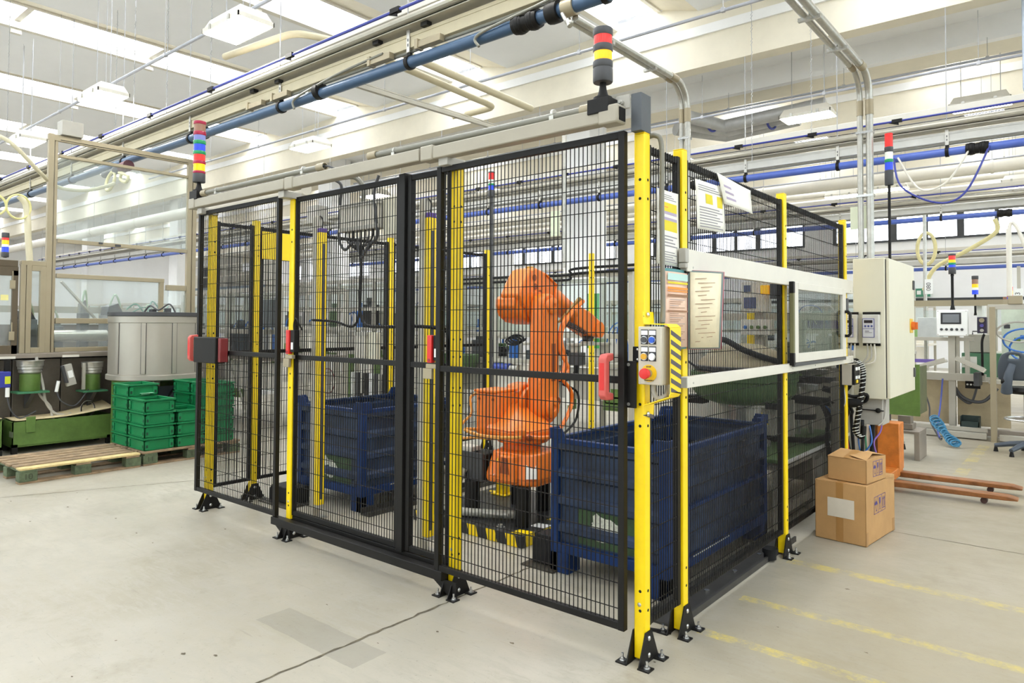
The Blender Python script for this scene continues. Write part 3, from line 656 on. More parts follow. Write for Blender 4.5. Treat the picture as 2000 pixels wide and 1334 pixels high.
for a, c in ((z0 - .015, z0 + .06), (z1 - .07, z1)): part('roller_block', B().box(.062, .088, y0 - .034, y0 - .001, a, c), BLK, sw, bev=.003)
part('bottom_runner', B().box(.064, .082, y0, y1, z0 - .024, z0 - .002), DGY, sw, bev=.002)
part('handle', B().tube([(.084, 2.845, 1.49), (.105, 2.848, 1.49), (.118, 2.85, 1.48), (.118, 2.85, 1.33), (.105, 2.848, 1.315), (.084, 2.845, 1.315)], .011, 10), BLK, sw)
part('catch', B().box(.06, .09, y1, y1 + .05, 1.5, 1.59), DGY, sw, bev=.004)

for i in range(16):                     # pencilled notes on the right page
    z = 1.60 - i * .019; u0 = .15 + .1 * (i % 3); u1 = .55 + .1 * ((i * 3) % 4)
    part('print_line', B().bar((.053 + .071 * u0 + .0125, .33 + .144 * u0, z), (.053 + .071 * u1 + .0125, .33 + .144 * u1, z + .004), .0015, .0025), INKB, fo, sm=0)
# ================================================================== OVERHEAD SERVICES
CHN_ = mat('hanger_rod_steel', (170, 170, 172), .4, .4, var=0)
def trunk(y, x0, x1, z, where, step=1.95, near=False, couplers=(), hooks=()):
    g = None
    ap = thing('air_pipe', 'blue compressed-air pipe ' + where, 'pipe', ((x0 + x1) / 2, y, z))
    part('pipe', B().cyl((x0, y, z), (x1, y, z), .052, n=18 if near else 12), mat('slate_blue_pipe', (66, 92, 122), .3, .1, var=.06) if near else mat('periwinkle_blue_pipe', (84, 108, 190), .35, var=.06), ap)
    n = int((x1 - x0) / step)
    ct = thing('cable_trunking', ('cream' if near else 'pale grey') + ' cable trunking with perforated hangers ' + where, 'cable trunking', ((x0 + x1) / 2, y + .02, z + .12))
    TRK = CREAM if near else mat('pale_grey_trunking', (206, 205, 199), .45, .1, var=.05)
    part('trunking_channel', B().box(x0, x1, y - .01, y + .07, z + .13, z + .25), TRK, ct, bev=.004)
    part('trunking_lip', B().box(x0, x1, y - .016, y - .008, z + .225, z + .255), TRK, ct, sm=0)
    part('under_conduit', B().cyl((x0, y + .02, z + .105), (x1, y + .02, z + .105), .016, n=8), PIPEG, ct)
    tr = thing('busbar_tray', 'grey ribbed busbar tray ' + where, 'busbar', ((x0 + x1) / 2, y, z + .3))
    b = B().box(x0, x1, y - .09, y + .12, z + .29, z + .31)
    for k, h in ((-.09, .05), (-.05, .10), (0, .12), (.06, .12), (.11, .06)): b.box(x0, x1, y + k, y + k + .014, z + .3, z + .3 + h)
    b.cyl((x0, y - .1, z + .345), (x1, y - .1, z + .345), .035, n=10)
    part('tray_profile', b, TRAY, tr, sm=30)
    for i in range(n):
        x = x0 + .3 + i * step
        part('clamp', B().lathe([(.053, -.02), (.064, -.02), (.064, .02), (.053, .02)], (x, y, z), 16, 'x').box(x - .02, x + .02, y - .016, y + .016, z + .05, z + .086), BLK, ap)
        st = part('hanger_strut', B().box(x - .02, x + .02, y - .024, y - .016, z + .088, z + .288), STL, ct, sm=0); part('drop_rod', B().cyl((x, y - .025, z + .31), (x, y - .025, 6.38 if y < 7 or y > 13.5 else 5.45), .006, n=6), CHN_, tr)
        part('strut_slot', B().box(x - .006, x + .006, y - .0255, y - .0235, z + .14, z + .165).box(x - .006, x + .006, y - .0255, y - .0235, z + .185, z + .21), DGY, st, sm=0)
    for x in couplers:
        p = part('coupling', B().lathe([(.056, -.12), (.07, -.12), (.074, -.1), (.074, -.03), (.066, -.02), (.066, .02), (.074, .03), (.074, .1), (.07, .12), (.056, .12)], (x, y, z), 18, 'x'), BLK, ap, sm=25)
        [part('coupling_rib', B().lathe([(.074, o - .02), (.079, o - .015), (.079, o + .015), (.074, o + .02)], (x, y, z), 18, 'x'), BLK, p, sm=25) for o in (-.065, .065)]
    cable = thing('power_cable', 'thin blue cable with black clips ' + where, 'cable', ((x0 + x1) / 2, y, z + .48))
    part('cable', B().cyl((x0, y - .06, z + .485), (x1, y - .06, z + .485), .014, n=8), mat('blue_cable', (58, 66, 150), .4, var=0), cable)
    part('wire_rope', B().cyl((x0, y + .02, z + .435), (x1, y + .02, z + .435), .006, n=6), DGY, cable)
    for i in range(int(n * 1.2)):
        x = x0 + .5 + i * step * .82
        part('cable_clip', B().box(x - .06, x + .06, y - .08, y - .04, z + .465, z + .51).prism([(x - .1, z + .47), (x + .02, z + .47), (x + .02, z + .43)], 'y', y - .065, y - .055), BLK, cable)
    tr2 = thing('white_rail', 'white overhead lighting rail ' + where, 'rail', ((x0 + x1) / 2, y + .15, z + .55))
    part('rail_tube', B().box(x0, x1, y + .1, y + .19, z + .53, z + .62), WHT, tr2, bev=.01)
    return ap, ct
a1, c1 = trunk(1.56, -24, 2.6, 3.722, 'running over the robot cell', near=True, couplers=(-1.86,), step=2.05)
# union, valve and small lamps on the near line
part('union_nut', B().lathe([(.055, -.05), (.078, -.05), (.082, -.03), (.082, .03), (.078, .05), (.055, .05)], (-1.60, 1.56, 3.722), 18, 'x'), BLK, a1)
part('pipe_sleeve', B().lathe([(.053, -.05), (.066, -.05), (.066, .05), (.053, .05)], (-1.46, 1.56, 3.722), 18, 'x'), BGE, a1)
part('drain_valve', B().cyl((-1.5, 1.52, 3.67), (-1.44, 1.50, 3.58), .016, n=10).cyl((-1.44, 1.50, 3.60), (-1.41, 1.49, 3.545), .02, n=10).sph((-1.40, 1.49, 3.57), .018), STL, a1)
for x, r in ((-4.55, .085), (-7.0, .09)):
    part('tee_collar', B().lathe([(.054, -.04), (r, -.035), (r, .035), (.054, .04)], (x, 1.56, 3.75), 16, 'x'), BLK, a1)
for i, x in enumerate((-2.9, -3.55, -5.2, -5.7)):
    part('socket_box', B().box(x - .14, x + .14, 1.5, 1.56, 3.80, 3.86).box(x - .17, x - .13, 1.49, 1.57, 3.79, 3.88), BGE, c1, bev=.004)
    part('breaker', B().box(x - .1, x - .02, 1.5, 1.56, 3.975, 4.02), BLK, c1)
for i, (x, x2) in enumerate(((-1.6, -2.4), (-4.4, -5.0))):
    one('drop_cable', B().tube(smooth_path([(x + .9, 1.5, 3.86), (x + .3, 1.5, 3.83), (x - .1, 1.5, 3.79), (x2 + .1, 1.49, 3.72), (x2 + .1, 1.49, 3.62)]), .012), PIPEG,
        ('grey cable dropping from the trunking beside the pipe valve', 'grey cable dropping from the trunking beside the round collar')[i], 'cable')
vb = thing('valve_bundle', 'dark valves and yellow hose loops hanging from the pipe beside the framed enclosure', 'valve', (-9.4, 1.5, 3.5))
part('valve', B().cyl((-9.9, 1.5, 3.595), (-9.0, 1.5, 3.6), .05, n=12).sph((-9.3, 1.45, 3.58), .08, sc=(1.5, .8, .8)), DGY, vb)
part('valve_cap', B().cyl((-9.12, 1.45, 3.58), (-8.9, 1.45, 3.59), .075, n=12), mat('maroon_cap', (92, 52, 60), .5), vb)
part('hose_loop', B().tube(arc((-9.4, 1.40, 3.42), .14, 0, 6.6, 18, (1, 0, 0), (0, .2, 1)), .022), mat('cream_hose', (214, 204, 150), .5), vb)
part('hose_loop', B().tube(smooth_path([(-9.1, 1.40, 3.5), (-8.8, 1.40, 3.42), (-8.85, 1.40, 3.34), (-9.05, 1.40, 3.40), (-9.0, 1.40, 3.5)]), .022), mat('cream_hose', (214, 204, 150), .5), vb)
trunk(7.7, -34, 2.2, 3.60, 'beyond the cell, crossing behind the thin stack lights', couplers=(-3.25, .42), step=1.3)
trunk(13.7, -22, 2.2, 3.56, 'crossing in front of the far windows', couplers=(-6.3, .25), step=1.9)
trunk(21.0, -26, 2.2, 3.05, 'low along the far wall under the windows', step=2.4)

CHN = mat('chain_steel', (176, 176, 178), .4, .4, var=0)
def lamp(label, x, y, z, zt=6.42, wx=.78, wy=.42):
    t = thing('hall_lamp', label, 'lamp', (x, y, z), 'bright hall lamps')
    b = B(); b.add([(x - wx / 2, y - wy / 2, z), (x + wx / 2, y - wy / 2, z), (x + wx / 2, y + wy / 2, z), (x - wx / 2, y + wy / 2, z),
                    (x - wx * .42, y - wy * .36, z + .13), (x + wx * .42, y - wy * .36, z + .13), (x + wx * .42, y + wy * .36, z + .13), (x - wx * .42, y + wy * .36, z + .13)],
                   [(4, 5, 6, 7), (0, 1, 5, 4), (1, 2, 6, 5), (2, 3, 7, 6), (3, 0, 4, 7)])
    part('housing', b, WHT, t, sm=0)
    part('diffuser', B().box(x - wx * .47, x + wx * .47, y - wy * .45, y + wy * .45, z - .03, z - .002), LAMPM, t, bev=.008)
    part('rim', B().box(x - wx / 2, x + wx / 2, y - wy / 2, y - wy / 2 + .012, z - .02, z + .03).box(x - wx / 2, x + wx / 2, y + wy / 2 - .012, y + wy / 2, z - .02, z + .03).box(x - wx / 2, x - wx / 2 + .012, y - wy / 2, y + wy / 2, z - .02, z + .03).box(x + wx / 2 - .012, x + wx / 2, y - wy / 2, y + wy / 2, z - .02, z + .03), WHT, t, sm=0)
    for s in (-1, 1):
        part('latch', B().box(x + s * .2 - .02, x + s * .2 + .02, y - wy / 2 - .012, y - wy / 2, z - .02, z + .04), STL, t)
        part('suspension_chain', B().cyl((x + s * wx * .32, y, z + .12), (x + s * wx * .32, y, zt), .006, n=6), CHN, t)
    return t
for lb, x, y, z in (('bright boxy hall lamp hung above the trunking, biggest of the hall lamps', -5.72, 1.30, 4.62),
                    ('bright hall lamp hanging above the framed enclosure', -9.45, 1.30, 4.62),
                    ('bright hall lamp over the near end of the cell, out past the valve', -1.97, 1.35, 4.62),
                    ('bright hall lamp beside the beige hose, over the glazed machine', -13.2, 1.40, 4.62),
                    ('bright hall lamp under the concrete beams next to the bent pipes', -1.95, 8.9, 4.72),
                    ('bright hall lamp under the beams by the hanging chain', .25, 9.9, 4.72),
                    ('lit hall lamp behind the slim three-colour stack light', -2.1, 15.6, 4.6),
                    ('hall lamp with white housing left of the twin conduits', -3.2, 15.9, 4.6),
                    ('hall lamp tucked behind the far beams at the frame edge', .4, 16.4, 4.6),
                    ('hall lamp seen through the framed enclosure, beyond the air pipe', -12.8, 9.0, 4.7),
                    ('hall lamp high behind the five-colour stack light', -9.8, 5.0, 4.7)):
    lamp(lb, x, y, z, 5.84 if 8 < y < 9.5 else (5.45 if 9.5 <= y < 10.1 else 6.42))
LR = 'slim lighting rails under the roof'
for lb, x0, x1, y, z, zt in (('slim grey lighting rail carrying the hall lamps above the enclosure', -22, 3, 1.35, 4.80, 6.4), ('slim lighting rail above the cell in front of the first concrete beam', -16, 3, 4.7, 4.85, 6.4),
                         ('slim lighting rail just under the first concrete beam', -14, 2.5, 8.15, 4.80, 5.5), ('slim lighting rail under the second pair of beams', -14, 2.5, 9.25, 5.2, 5.5),
                         ('slim lighting rail over the long white duct', -20, 2.5, 11.6, 4.85, 6.4), ('slim lighting rail under the far roof bay', -20, 2.5, 15.8, 5.05, 6.4)):
    t = thing('lighting_rail', lb, 'rail', ((x0 + x1) / 2, y, z), LR)
    part('rail_tube', B().cyl((x0, y, z), (x1, y, z), .02, n=8), mat('rail_grey', (176, 178, 186), .4, .2), t)
    x = x0 + 1.1
    while x < x1: part('drop_rod', B().cyl((x, y, z), (x, y, zt), .004, n=6).box(x - .02, x + .02, y - .02, y + .02, z - .02, z + .03), CHN, t); x += 1.9
CHL = ['chain hanging over the tall beige frame, first from the frame edge', 'chain hanging over the beige frame, beside the grey top box', 'chain over the lamp above the framed enclosure', 'chain just past the lamp above the framed enclosure', 'chain between the two lamps over the glazed machine',
       'chain beside the biggest hall lamp', 'chain above the beige hose at the frame edge', 'chain by the concrete column at the frame edge', 'chain beside the twin conduits over the cabinet', 'chain over the blue pipe beyond the cabinet']
for i, (x, y, zl) in enumerate(((-12.9, .6, 3.9), (-11.6, .7, 4.3), (-8.9, 1.5, 4.2), (-8.1, 1.6, 4.1), (-10.6, 1.9, 4.1), (-7.1, 1.7, 4.3), (-14.5, 1.0, 4.3), (1.0, 7.6, 3.75), (-2.35, 7.55, 3.8), (-1.55, 7.7, 4.0))):
    b = B(); z = zl
    while z < 6.4:
        a = .012; b.bar((x - (a if int(z * 50) % 2 else 0), y, z), (x + (a if int(z * 50) % 2 else 0), y, z + .05), .009, .006); z += .05
    one('hanging_chain', b, CHN, CHL[i], 'chain', 'hanging chains', sm=0)

# bent service conduits coming down
def twin(label, x, y0, y1, z, zb, dx=.085, rs=(.026, .034)):
    t = thing('conduit_pair', label, 'conduit', (x, y1, zb))
    for k, r in enumerate(rs):
        xx = x + (k - .5) * dx; R_ = .22
        pts = [(xx, y0, z)] + [(xx, y1 - R_ + R_ * sin(a), z - R_ + R_ * cos(a)) for a in [pi / 2 * i / 8 for i in range(9)]] + [(xx, y1, zb)]
        p = part('conduit_tube', B().tube(pts, r, 12), STL, t)
        part('sleeve', B().cyl((xx, y1 - R_ - .12, z), (xx, y1 - R_, z), r * 1.15, n=12), BGE, p); part('sleeve', B().cyl((xx, y1, z - R_), (xx, y1, z - R_ - .13), r * 1.15, n=12), BGE, p)
    for y in (y0 + .5, y0 + 1.2):
        if y < y1 - .3: part('saddle_clamp', B().box(x - dx, x + dx, y - .015, y + .015, z - .045, z - .02).cyl((x, y, z - .02), (x, y, z + .06), .006, n=6), CHR, t)
    zz = z - .5
    while zz > zb + .2: part('saddle_clamp', B().box(x - dx * .9, x + dx * .9, y1 + .02, y1 + .045, zz - .012, zz + .012).box(x - dx * .9, x + dx * .9, y1 - .03, y1 + .03, zz - .01, zz + .01), CHR, t); zz -= .55
    return t
twin('pair of bent grey conduits dropping behind the side fence', -1.47, 1.6, 3.47, 3.65, 1.5, .06, (.022, .028))
twin('pair of bent grey conduits dropping into the light grey electrical cabinet', -.02, 1.9, 3.95, 3.56, 1.91, .075, (.024, .030))
# cross struts and cream heating pipes leaving the near line
one('cross_strut', B().bar((-4.12, 1.6, 3.75), (-4.02, 3.9, 3.75), .045, .04).bar((-4.12, 1.6, 3.79), (-4.02, 3.9, 3.79), .012, .01), ALU, 'aluminium cross strut reaching from the trunking over the cell', 'strut')
one('heating_pipe', B().tube(smooth_path([(-4.25, 1.75, 4.2), (-4.4, 3.6, 4.2), (-4.43, 4.0, 4.2), (-4.48, 4.12, 4.2), (-4.62, 4.15, 4.2), (-4.95, 4.15, 4.2)], 5), .04, 12).cyl((-4.95, 4.15, 4.2), (-5.2, 4.15, 4.2), .02), CREAM, 'cream heating pipe with a bent end, crossing the roof bay beyond the blue pipe', 'pipe')
one('heating_pipe', B().tube([(-4.05, 1.75, 4.24), (-4.12, 3.0, 4.24), (-4.2, 4.6, 4.24)], .045, 12), CREAM, 'straight cream heating pipe beside the bent one', 'pipe')
one('heating_pipe', B().tube(smooth_path([(-6.6, 1.62, 4.62), (-5.6, 1.72, 4.62), (-5.35, 1.78, 4.62), (-5.2, 1.9, 4.6), (-5.0, 2.2, 4.56)], 5), .04, 12), CREAM, 'cream bent pipe just above the near trunking', 'pipe')
bd = thing('vent_duct', 'large bent grey ventilation ducts with blue straps under the beams', 'duct', (-3.2, 9.0, 4.8))
for k in range(3):
    y = 9.9 - k * .32; x = -3.75 + .0 * k
    part('duct_tube', B().tube([(-4.3 + k * .25, y - .9, 4.95), (-3.72 + k * .12, y, 4.92), (-2.4 + k * .3, y + .05, 5.0)], .11, 14), mat('duct_grey', (178, 178, 176), .4, .2), bd)
for x, y in ((-3.62, 9.05), (-2.75, 9.55)): part('strap', B().tube(arc((x, y, 4.93), .125, 0, 6.28, 16, (.3, .95, 0), (0, 0, 1)), .02), mat('blue_strap', (60, 70, 150), .5), bd)
# white ducts crossing further back
for lb, x0, x1, y, z, r in (('long white duct crossing high behind the cell', -30, 2.2, 12.2, 4.2, .11), ('second white duct crossing behind the first', -30, 2.2, 16.8, 4.6, .12),
                            ('long white round duct beyond the framed enclosure', -40, -12, 6.4, 4.4, .15), ('white boxed duct high over the far machines', -30, 2.2, 17.6, 5.0, .09)):
    t = thing('white_duct', lb, 'duct', ((x0 + x1) / 2, y, z))
    part('duct_body', B().cyl((x0, y, z), (x1, y, z), r, n=14), WHT, t)
    for k in range(8): x = x0 + (x1 - x0) * (k + .5) / 8; part('duct_joint', B().lathe([(r, -.02), (r + .012, -.02), (r + .012, .02), (r, .02)], (x, y, z), 14, 'x'), WHT, t); part('drop_rod', B().cyl((x, y, z + r), (x, y, 6.0), .006, n=6), CHN, t)
# slim stack lights and number boards along the services
def board(txt, label, x, y, z, w_, h, axis='x'):
    t = thing('number_board', label, 'sign', (x, y, z), 'station number boards')
    part('board', B().box(x - w_ / 2, x + w_ / 2, y - .006, y + .006, z, z + h), mat('cream_board', (226, 232, 204), .5, var=.02) if not txt else WHITE, t, bev=.002)
    if txt: text(t, txt, w_ * .8, (x, y - .0075, z + h / 2), (pi / 2, -pi / 2, 0), DGY, 'station_number', .0006)
    return t
bd_ = board('', 'number board 201D beside the twin conduits above the cabinet', -.085, 4.06, 2.24, .165, .20)
for k, c_ in enumerate('201D'): text(bd_, c_, .058, (-.085, 4.06 - .0075, 2.412 - k * .046), (pi / 2, pi / 2, 0), DGY, 'station_number', .0006)
b_ = None

one('drop_duct', B().box(.86, 1.3, 8.12, 8.5, 4.36, 5.5), mat('pale_blue_duct', (196, 208, 226), .5), 'pale blue upright duct hanging at the frame edge under the concrete beam', 'duct', bev=.01)
# ================================================================== ROBOT, BINS AND FLOOR HARDWARE INSIDE THE CELL
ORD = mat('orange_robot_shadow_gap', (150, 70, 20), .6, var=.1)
rp = thing('robot_plinth', 'black steel robot plinth with yellow hazard edge', 'plinth', (-1.76, 1.27, 0))
PX0, PX1, PY0, PY1 = -2.26, -1.27, .787, 1.75
part('plate', B().box(PX0, PX1, PY0, PY1, 0, .074), mat('black_plate', (44, 44, 46), .38, .3, var=.2, scale=5), rp, bev=.003)
for i in range(6):
    x = PX0 + .03 + i * .165
    part('hazard_stripe', B().add([(x + .015, PY0 - .0012, .002), (x + .095, PY0 - .0012, .002), (x + .075, PY0 - .0012, .073), (x - .005, PY0 - .0012, .073)], [(0, 1, 2, 3)]), YEL, rp, sm=0)
for i in range(5):
    y = PY0 + .02 + i * .19
    part('hazard_stripe', B().add([(PX1 - .11, y, .0752), (PX1 - .002, y + .02, .0752), (PX1 - .002, y + .11, .0752), (PX1 - .11, y + .09, .0752)], [(0, 1, 2, 3)]), YEL if i % 2 == 0 else WHITE, rp, sm=0)
    part('hazard_stripe', B().add([(PX1 + .0012, y + .02, .002), (PX1 + .0012, y + .11, .002), (PX1 + .0012, y + .1, .073), (PX1 + .0012, y + .01, .073)], [(0, 1, 2, 3)]), YEL, rp, sm=0)
part('hazard_stripe', B().add([(-2.2, 1.52, .0752), (-1.9, 1.62, .0752), (-1.92, 1.66, .0752), (-2.22, 1.56, .0752)], [(0, 1, 2, 3)]), YEL, rp, sm=0)
part('yellow_foot', B().box(-2.13, -1.99, 1.47, 1.6, .075, .085).box(-2.1, -2.02, 1.5, 1.57, .085, .17), YEL, rp, bev=.003)
for x, y in ((-1.41, .97), (-1.85, .96), (-1.56, 1.385), (-1.80, 1.40)):
    part('plinth_leg', B().cyl((x, y, .074), (x, y, .327 if x > -1.82 else .31), .052, n=24), BLK, rp)
for x, y in ((-1.5, .85), (-2.18, .86), (-1.34, 1.3)): part('plinth_bolt', B().cyl((x, y, .074), (x, y, .095), .018, n=6).cyl((x, y, .074), (x, y, .079), .03, n=14), CHR, rp)

rb = thing('industrial_robot', 'orange six-axis industrial robot with bent arm behind the mesh', 'robot', (-1.66, 1.2, .37))
P8 = [(-1.76, 1.0), (-1.70, .95), (-1.40, .97), (-1.335, 1.03), (-1.345, 1.38), (-1.42, 1.45), (-1.70, 1.44), (-1.76, 1.38)]
Q8 = [(-1.73, 1.04), (-1.68, 1.0), (-1.44, 1.015), (-1.385, 1.06), (-1.395, 1.35), (-1.45, 1.40), (-1.68, 1.39), (-1.73, 1.35)]
bs = part('base', B().prism(P8, 'z', .325, .37).add([p + (.37,) for p in P8] + [p + (.525,) for p in Q8], [(i, (i + 1) % 8, 8 + (i + 1) % 8, 8 + i) for i in range(8)] + [tuple(range(8, 16))]), ORA, rb, bev=.012)
part('base_boss', B().prism([(-1.60, .52), (-1.48, .52), (-1.445, .345), (-1.635, .345)], 'y', .935, 1.03), ORA, bs, bev=.012)
part('boss_recess', B().prism([(-1.565, .505), (-1.515, .505), (-1.50, .40), (-1.58, .40)], 'y', .932, .936), ORD, bs, sm=0)
part('warning_label', B().add([(-1.715, .962, .372), (-1.65, .952, .372), (-1.635, .994, .46), (-1.70, 1.004, .46)], [(0, 1, 2, 3)]), mat('label_white', (232, 226, 216), .5), bs, sm=0)
part('warning_label', B().add([(-1.70, .99, .465), (-1.64, .98, .465), (-1.632, 1.0, .515), (-1.685, 1.01, .515)], [(0, 1, 2, 3)]), YEL, bs, sm=0)
part('warning_label', B().add([(-1.392, .971, .378), (-1.335, 1.026, .378), (-1.37, 1.052, .47), (-1.42, 1.004, .47)], [(0, 1, 2, 3)]), MATS['label_white'], bs, sm=0)
part('turntable', B().lathe([(.16, .525), (.135, .535), (.135, .57), (.175, .58), (.185, .59), (.185, .61), (.17, .625)], (-1.60, 1.2, 0), 32), ORA, rb)
W8 = [(-1.86, 1.12), (-1.80, 1.05), (-1.58, 1.02), (-1.46, 1.09), (-1.45, 1.36), (-1.54, 1.43), (-1.80, 1.42), (-1.86, 1.36)]
V8 = [(-1.86, 1.3), (-1.84, 1.27), (-1.76, 1.27), (-1.74, 1.3), (-1.74, 1.40), (-1.76, 1.42), (-1.84, 1.42), (-1.86, 1.40)]
wa = part('waist_body', B().prism(W8, 'z', .615, .665).add([p + (.665,) for p in W8] + [p + (.84,) for p in V8], [(i, (i + 1) % 8, 8 + (i + 1) % 8, 8 + i) for i in range(8)] + [tuple(range(8, 16))]), ORA, rb, bev=.015)
part('waist_lug', B().box(-1.52, -1.45, 1.0, 1.06, .64, .69), ORA, wa, bev=.01); part('waist_lug', B().cyl((-1.44, 1.06, .63), (-1.42, 1.06, .63), .02, n=12), ORD, wa)
mb = part('motor_cover', B().prism([(-1.935, .915), (-1.735, .915), (-1.735, .60), (-1.87, .575), (-1.935, .61)], 'y', 1.08, 1.30), ORA, rb, bev=.02)
part('cover_flange', B().box(-1.945, -1.735, 1.07, 1.31, .905, .925), ORA, mb, bev=.006)
part('cover_seam', B().box(-1.835, -1.828, 1.0785, 1.0805, .62, .9), ORD, mb, sm=0)
for x in (-1.9, -1.77): part('cover_screw', B().cyl((x, 1.08, .86), (x, 1.072, .86), .01, n=8), ORD, mb)
part('shoulder_housing', B().lathe([(.12, -1.80), (.14, -1.785), (.15, -1.765), (.15, -1.72), (.128, -1.715), (.128, -1.695), (.15, -1.69), (.15, -1.665)], (0, 1.36, .79), 32, 'x'), ORA, rb)
part('shoulder_cap', B().prism([(1.24, .87), (1.3, .95), (1.42, .96), (1.48, .88), (1.48, .8), (1.24, .8)], 'x', -1.87, -1.72), ORA, rb, bev=.015)
# lower arm in the plane x = const, rounded at shoulder and elbow
def link(c0, r0, c1, r1, n=14):
    d = math.atan2(c1[1] - c0[1], c1[0] - c0[0]); e = math.asin((r0 - r1) / math.hypot(c1[0] - c0[0], c1[1] - c0[1]))
    a = [(c0[0] + r0 * cos(t), c0[1] + r0 * sin(t)) for t in [d + pi / 2 - e + (pi + 2 * e) * i / n for i in range(n + 1)]]
    b = [(c1[0] + r1 * cos(t), c1[1] + r1 * sin(t)) for t in [d - pi / 2 + e + (pi - 2 * e) * i / n for i in range(n + 1)]]
    return a + b
la = part('lower_arm', B().prism(link((1.36, .79), .120, (1.37, 1.52), .092), 'x', -1.66, -1.55), ORA, rb, bev=.014)
part('arm_web', B().prism(link((1.36, .80), .10, (1.37, 1.50), .075), 'x', -1.56, -1.53), ORA, la, bev=.01)
part('arm_groove', B().prism([(1.36, .98), (1.41, .98), (1.41, 1.25), (1.36, 1.25)], 'x', -1.531, -1.5285), ORD, la, sm=0)
for z, r in ((.79, .075), (1.52, .06)): part('pivot_cap', B().lathe([(r, -1.53), (r, -1.515), (r * .8, -1.508), (r * .35, -1.508), (r * .3, -1.516), (0, -1.516)], (0, 1.365, z), 24, 'x'), ORA, la)
part('pivot_hole', B().cyl((-1.53, 1.44, .83), (-1.526, 1.44, .83), .03, n=16), ORD, la)
part('lug', B().cyl((-1.6, 1.30, 1.1), (-1.6, 1.255, 1.1), .018, n=10), ORA, la)
part('lug', B().box(-1.66, -1.55, 1.25, 1.32, .96, 1.0), ORA, la, bev=.006)
# upper arm
ua = part('upper_arm', B().prism([(1.25, 1.60), (1.32, 1.71), (1.38, 1.785), (1.45, 1.805), (1.56, 1.78), (1.70, 1.70), (1.73, 1.62), (1.68, 1.52), (1.5, 1.45), (1.3, 1.52)], 'x', -1.86, -1.68), ORA, rb, bev=.014)
part('counter_motor', B().prism([(1.27, 1.51), (1.275, 1.585), (1.36, 1.615), (1.52, 1.60), (1.54, 1.45), (1.50, 1.385), (1.37, 1.405), (1.30, 1.45)], 'x', -1.92, -1.70), ORA, ua, bev=.012)
part('motor_lid', B().prism([(1.25, 1.515), (1.255, 1.58), (1.33, 1.60), (1.40, 1.59), (1.40, 1.50), (1.28, 1.49)], 'x', -1.905, -1.72), ORA, ua, bev=.012)
part('elbow_hub', B().lathe([(.10, -1.70), (.11, -1.685), (.11, -1.66)], (0, 1.45, 1.52), 28, 'x'), ORA, ua)
for y, z in ((1.43, 1.73), (1.44, 1.665), (1.42, 1.57), (1.50, 1.62)): part('cover_recess', B().lathe([(.024, -.002), (.024, .002)], (y * 0 - 1.679, y, z), 14, 'x'), ORD, ua, sm=0)
part('rib_bead', B().tube([(-1.676, 1.56, 1.765), (-1.674, 1.70, 1.69), (-1.675, 1.66, 1.56)], .008, 6), ORA, ua)
part('eye_lug', B().box(-1.79, -1.75, 1.46, 1.52, 1.795, 1.82), mat('brass_lug', (196, 150, 60), .4, .5), ua, bev=.004)
fa = part('forearm', B().tube([(-1.76, 1.66, 1.60), (-1.76, 1.76, 1.57), (-1.76, 1.90, 1.52), (-1.76, 2.02, 1.475)], [.105, .10, .082, .078], 20), ORA, rb)
wr = part('wrist', B().prism([(1.96, 1.385), (1.94, 1.50), (2.02, 1.535), (2.20, 1.475), (2.31, 1.42), (2.33, 1.33), (2.28, 1.28), (2.16, 1.30)], 'x', -1.84, -1.70), ORA, rb, bev=.012)
part('wrist_joint', B().cyl((-1.86, 2.28, 1.345), (-1.68, 2.28, 1.345), .066, n=24), ORA, wr)
part('wrist_flange', B().cyl((-1.77, 2.25, 1.31), (-1.77, 2.22, 1.245), .045, n=18), DGY, wr)
part('wrist_fin', B().prism([(2.16, 1.485), (2.24, 1.50), (2.24, 1.46)], 'x', -1.79, -1.76), ORA, wr, sm=0)
gp_ = part('gripper', B().box(-1.83, -1.71, 2.0, 2.5, 1.215, 1.235).box(-1.8, -1.74, 2.46, 2.52, 1.14, 1.225).box(-1.8, -1.74, 2.02, 2.08, 1.16, 1.215).cyl((-1.77, 2.22, 1.235), (-1.77, 2.22, 1.25), .06, n=16), ALU, rb, bev=.003)
part('gripper_jaw', B().box(-1.79, -1.75, 2.46, 2.52, 1.08, 1.14), BLK, gp_, bev=.003)
part('gripper_pad', B().box(-1.82, -1.72, 2.02, 2.12, 1.06, 1.16), DGY, gp_, bev=.003)
# cable dress
part('dress_bracket', B().prism([(1.52, 1.40), (1.60, 1.42), (1.84, 1.58), (1.80, 1.60)], 'x', -1.60, -1.58), mat('olive_bracket', (150, 120, 60), .5, .3), rb, sm=0)
part('dress_hose', B().tube(smooth_path([(-1.58, 1.84, 1.57), (-1.56, 1.62, 1.45), (-1.55, 1.5, 1.3), (-1.52, 1.52, 1.12), (-1.52, 1.46, 1.02), (-1.53, 1.4, 1.04)]), .017, 8), ORA, rb)
part('dress_hose', B().tube(smooth_path([(-1.57, 1.6, 1.45), (-1.55, 1.5, 1.35), (-1.54, 1.48, 1.2), (-1.5, 1.53, 1.06), (-1.52, 1.44, .99)]), .014, 8), ORA, rb)
part('dress_hose', B().tube(smooth_path([(-1.53, 1.47, 1.0), (-1.5, 1.56, .9), (-1.5, 1.56, .78), (-1.46, 1.36, .64), (-1.40, 1.12, .62), (-1.48, .97, .64)]), .015, 8), ORA, rb)
part('dress_hose', B().tube(smooth_path([(-1.53, 1.5, .95), (-1.48, 1.62, .88), (-1.5, 1.64, .7), (-1.46, 1.45, .62), (-1.40, 1.2, .6)]), .009, 8), BLK, rb)
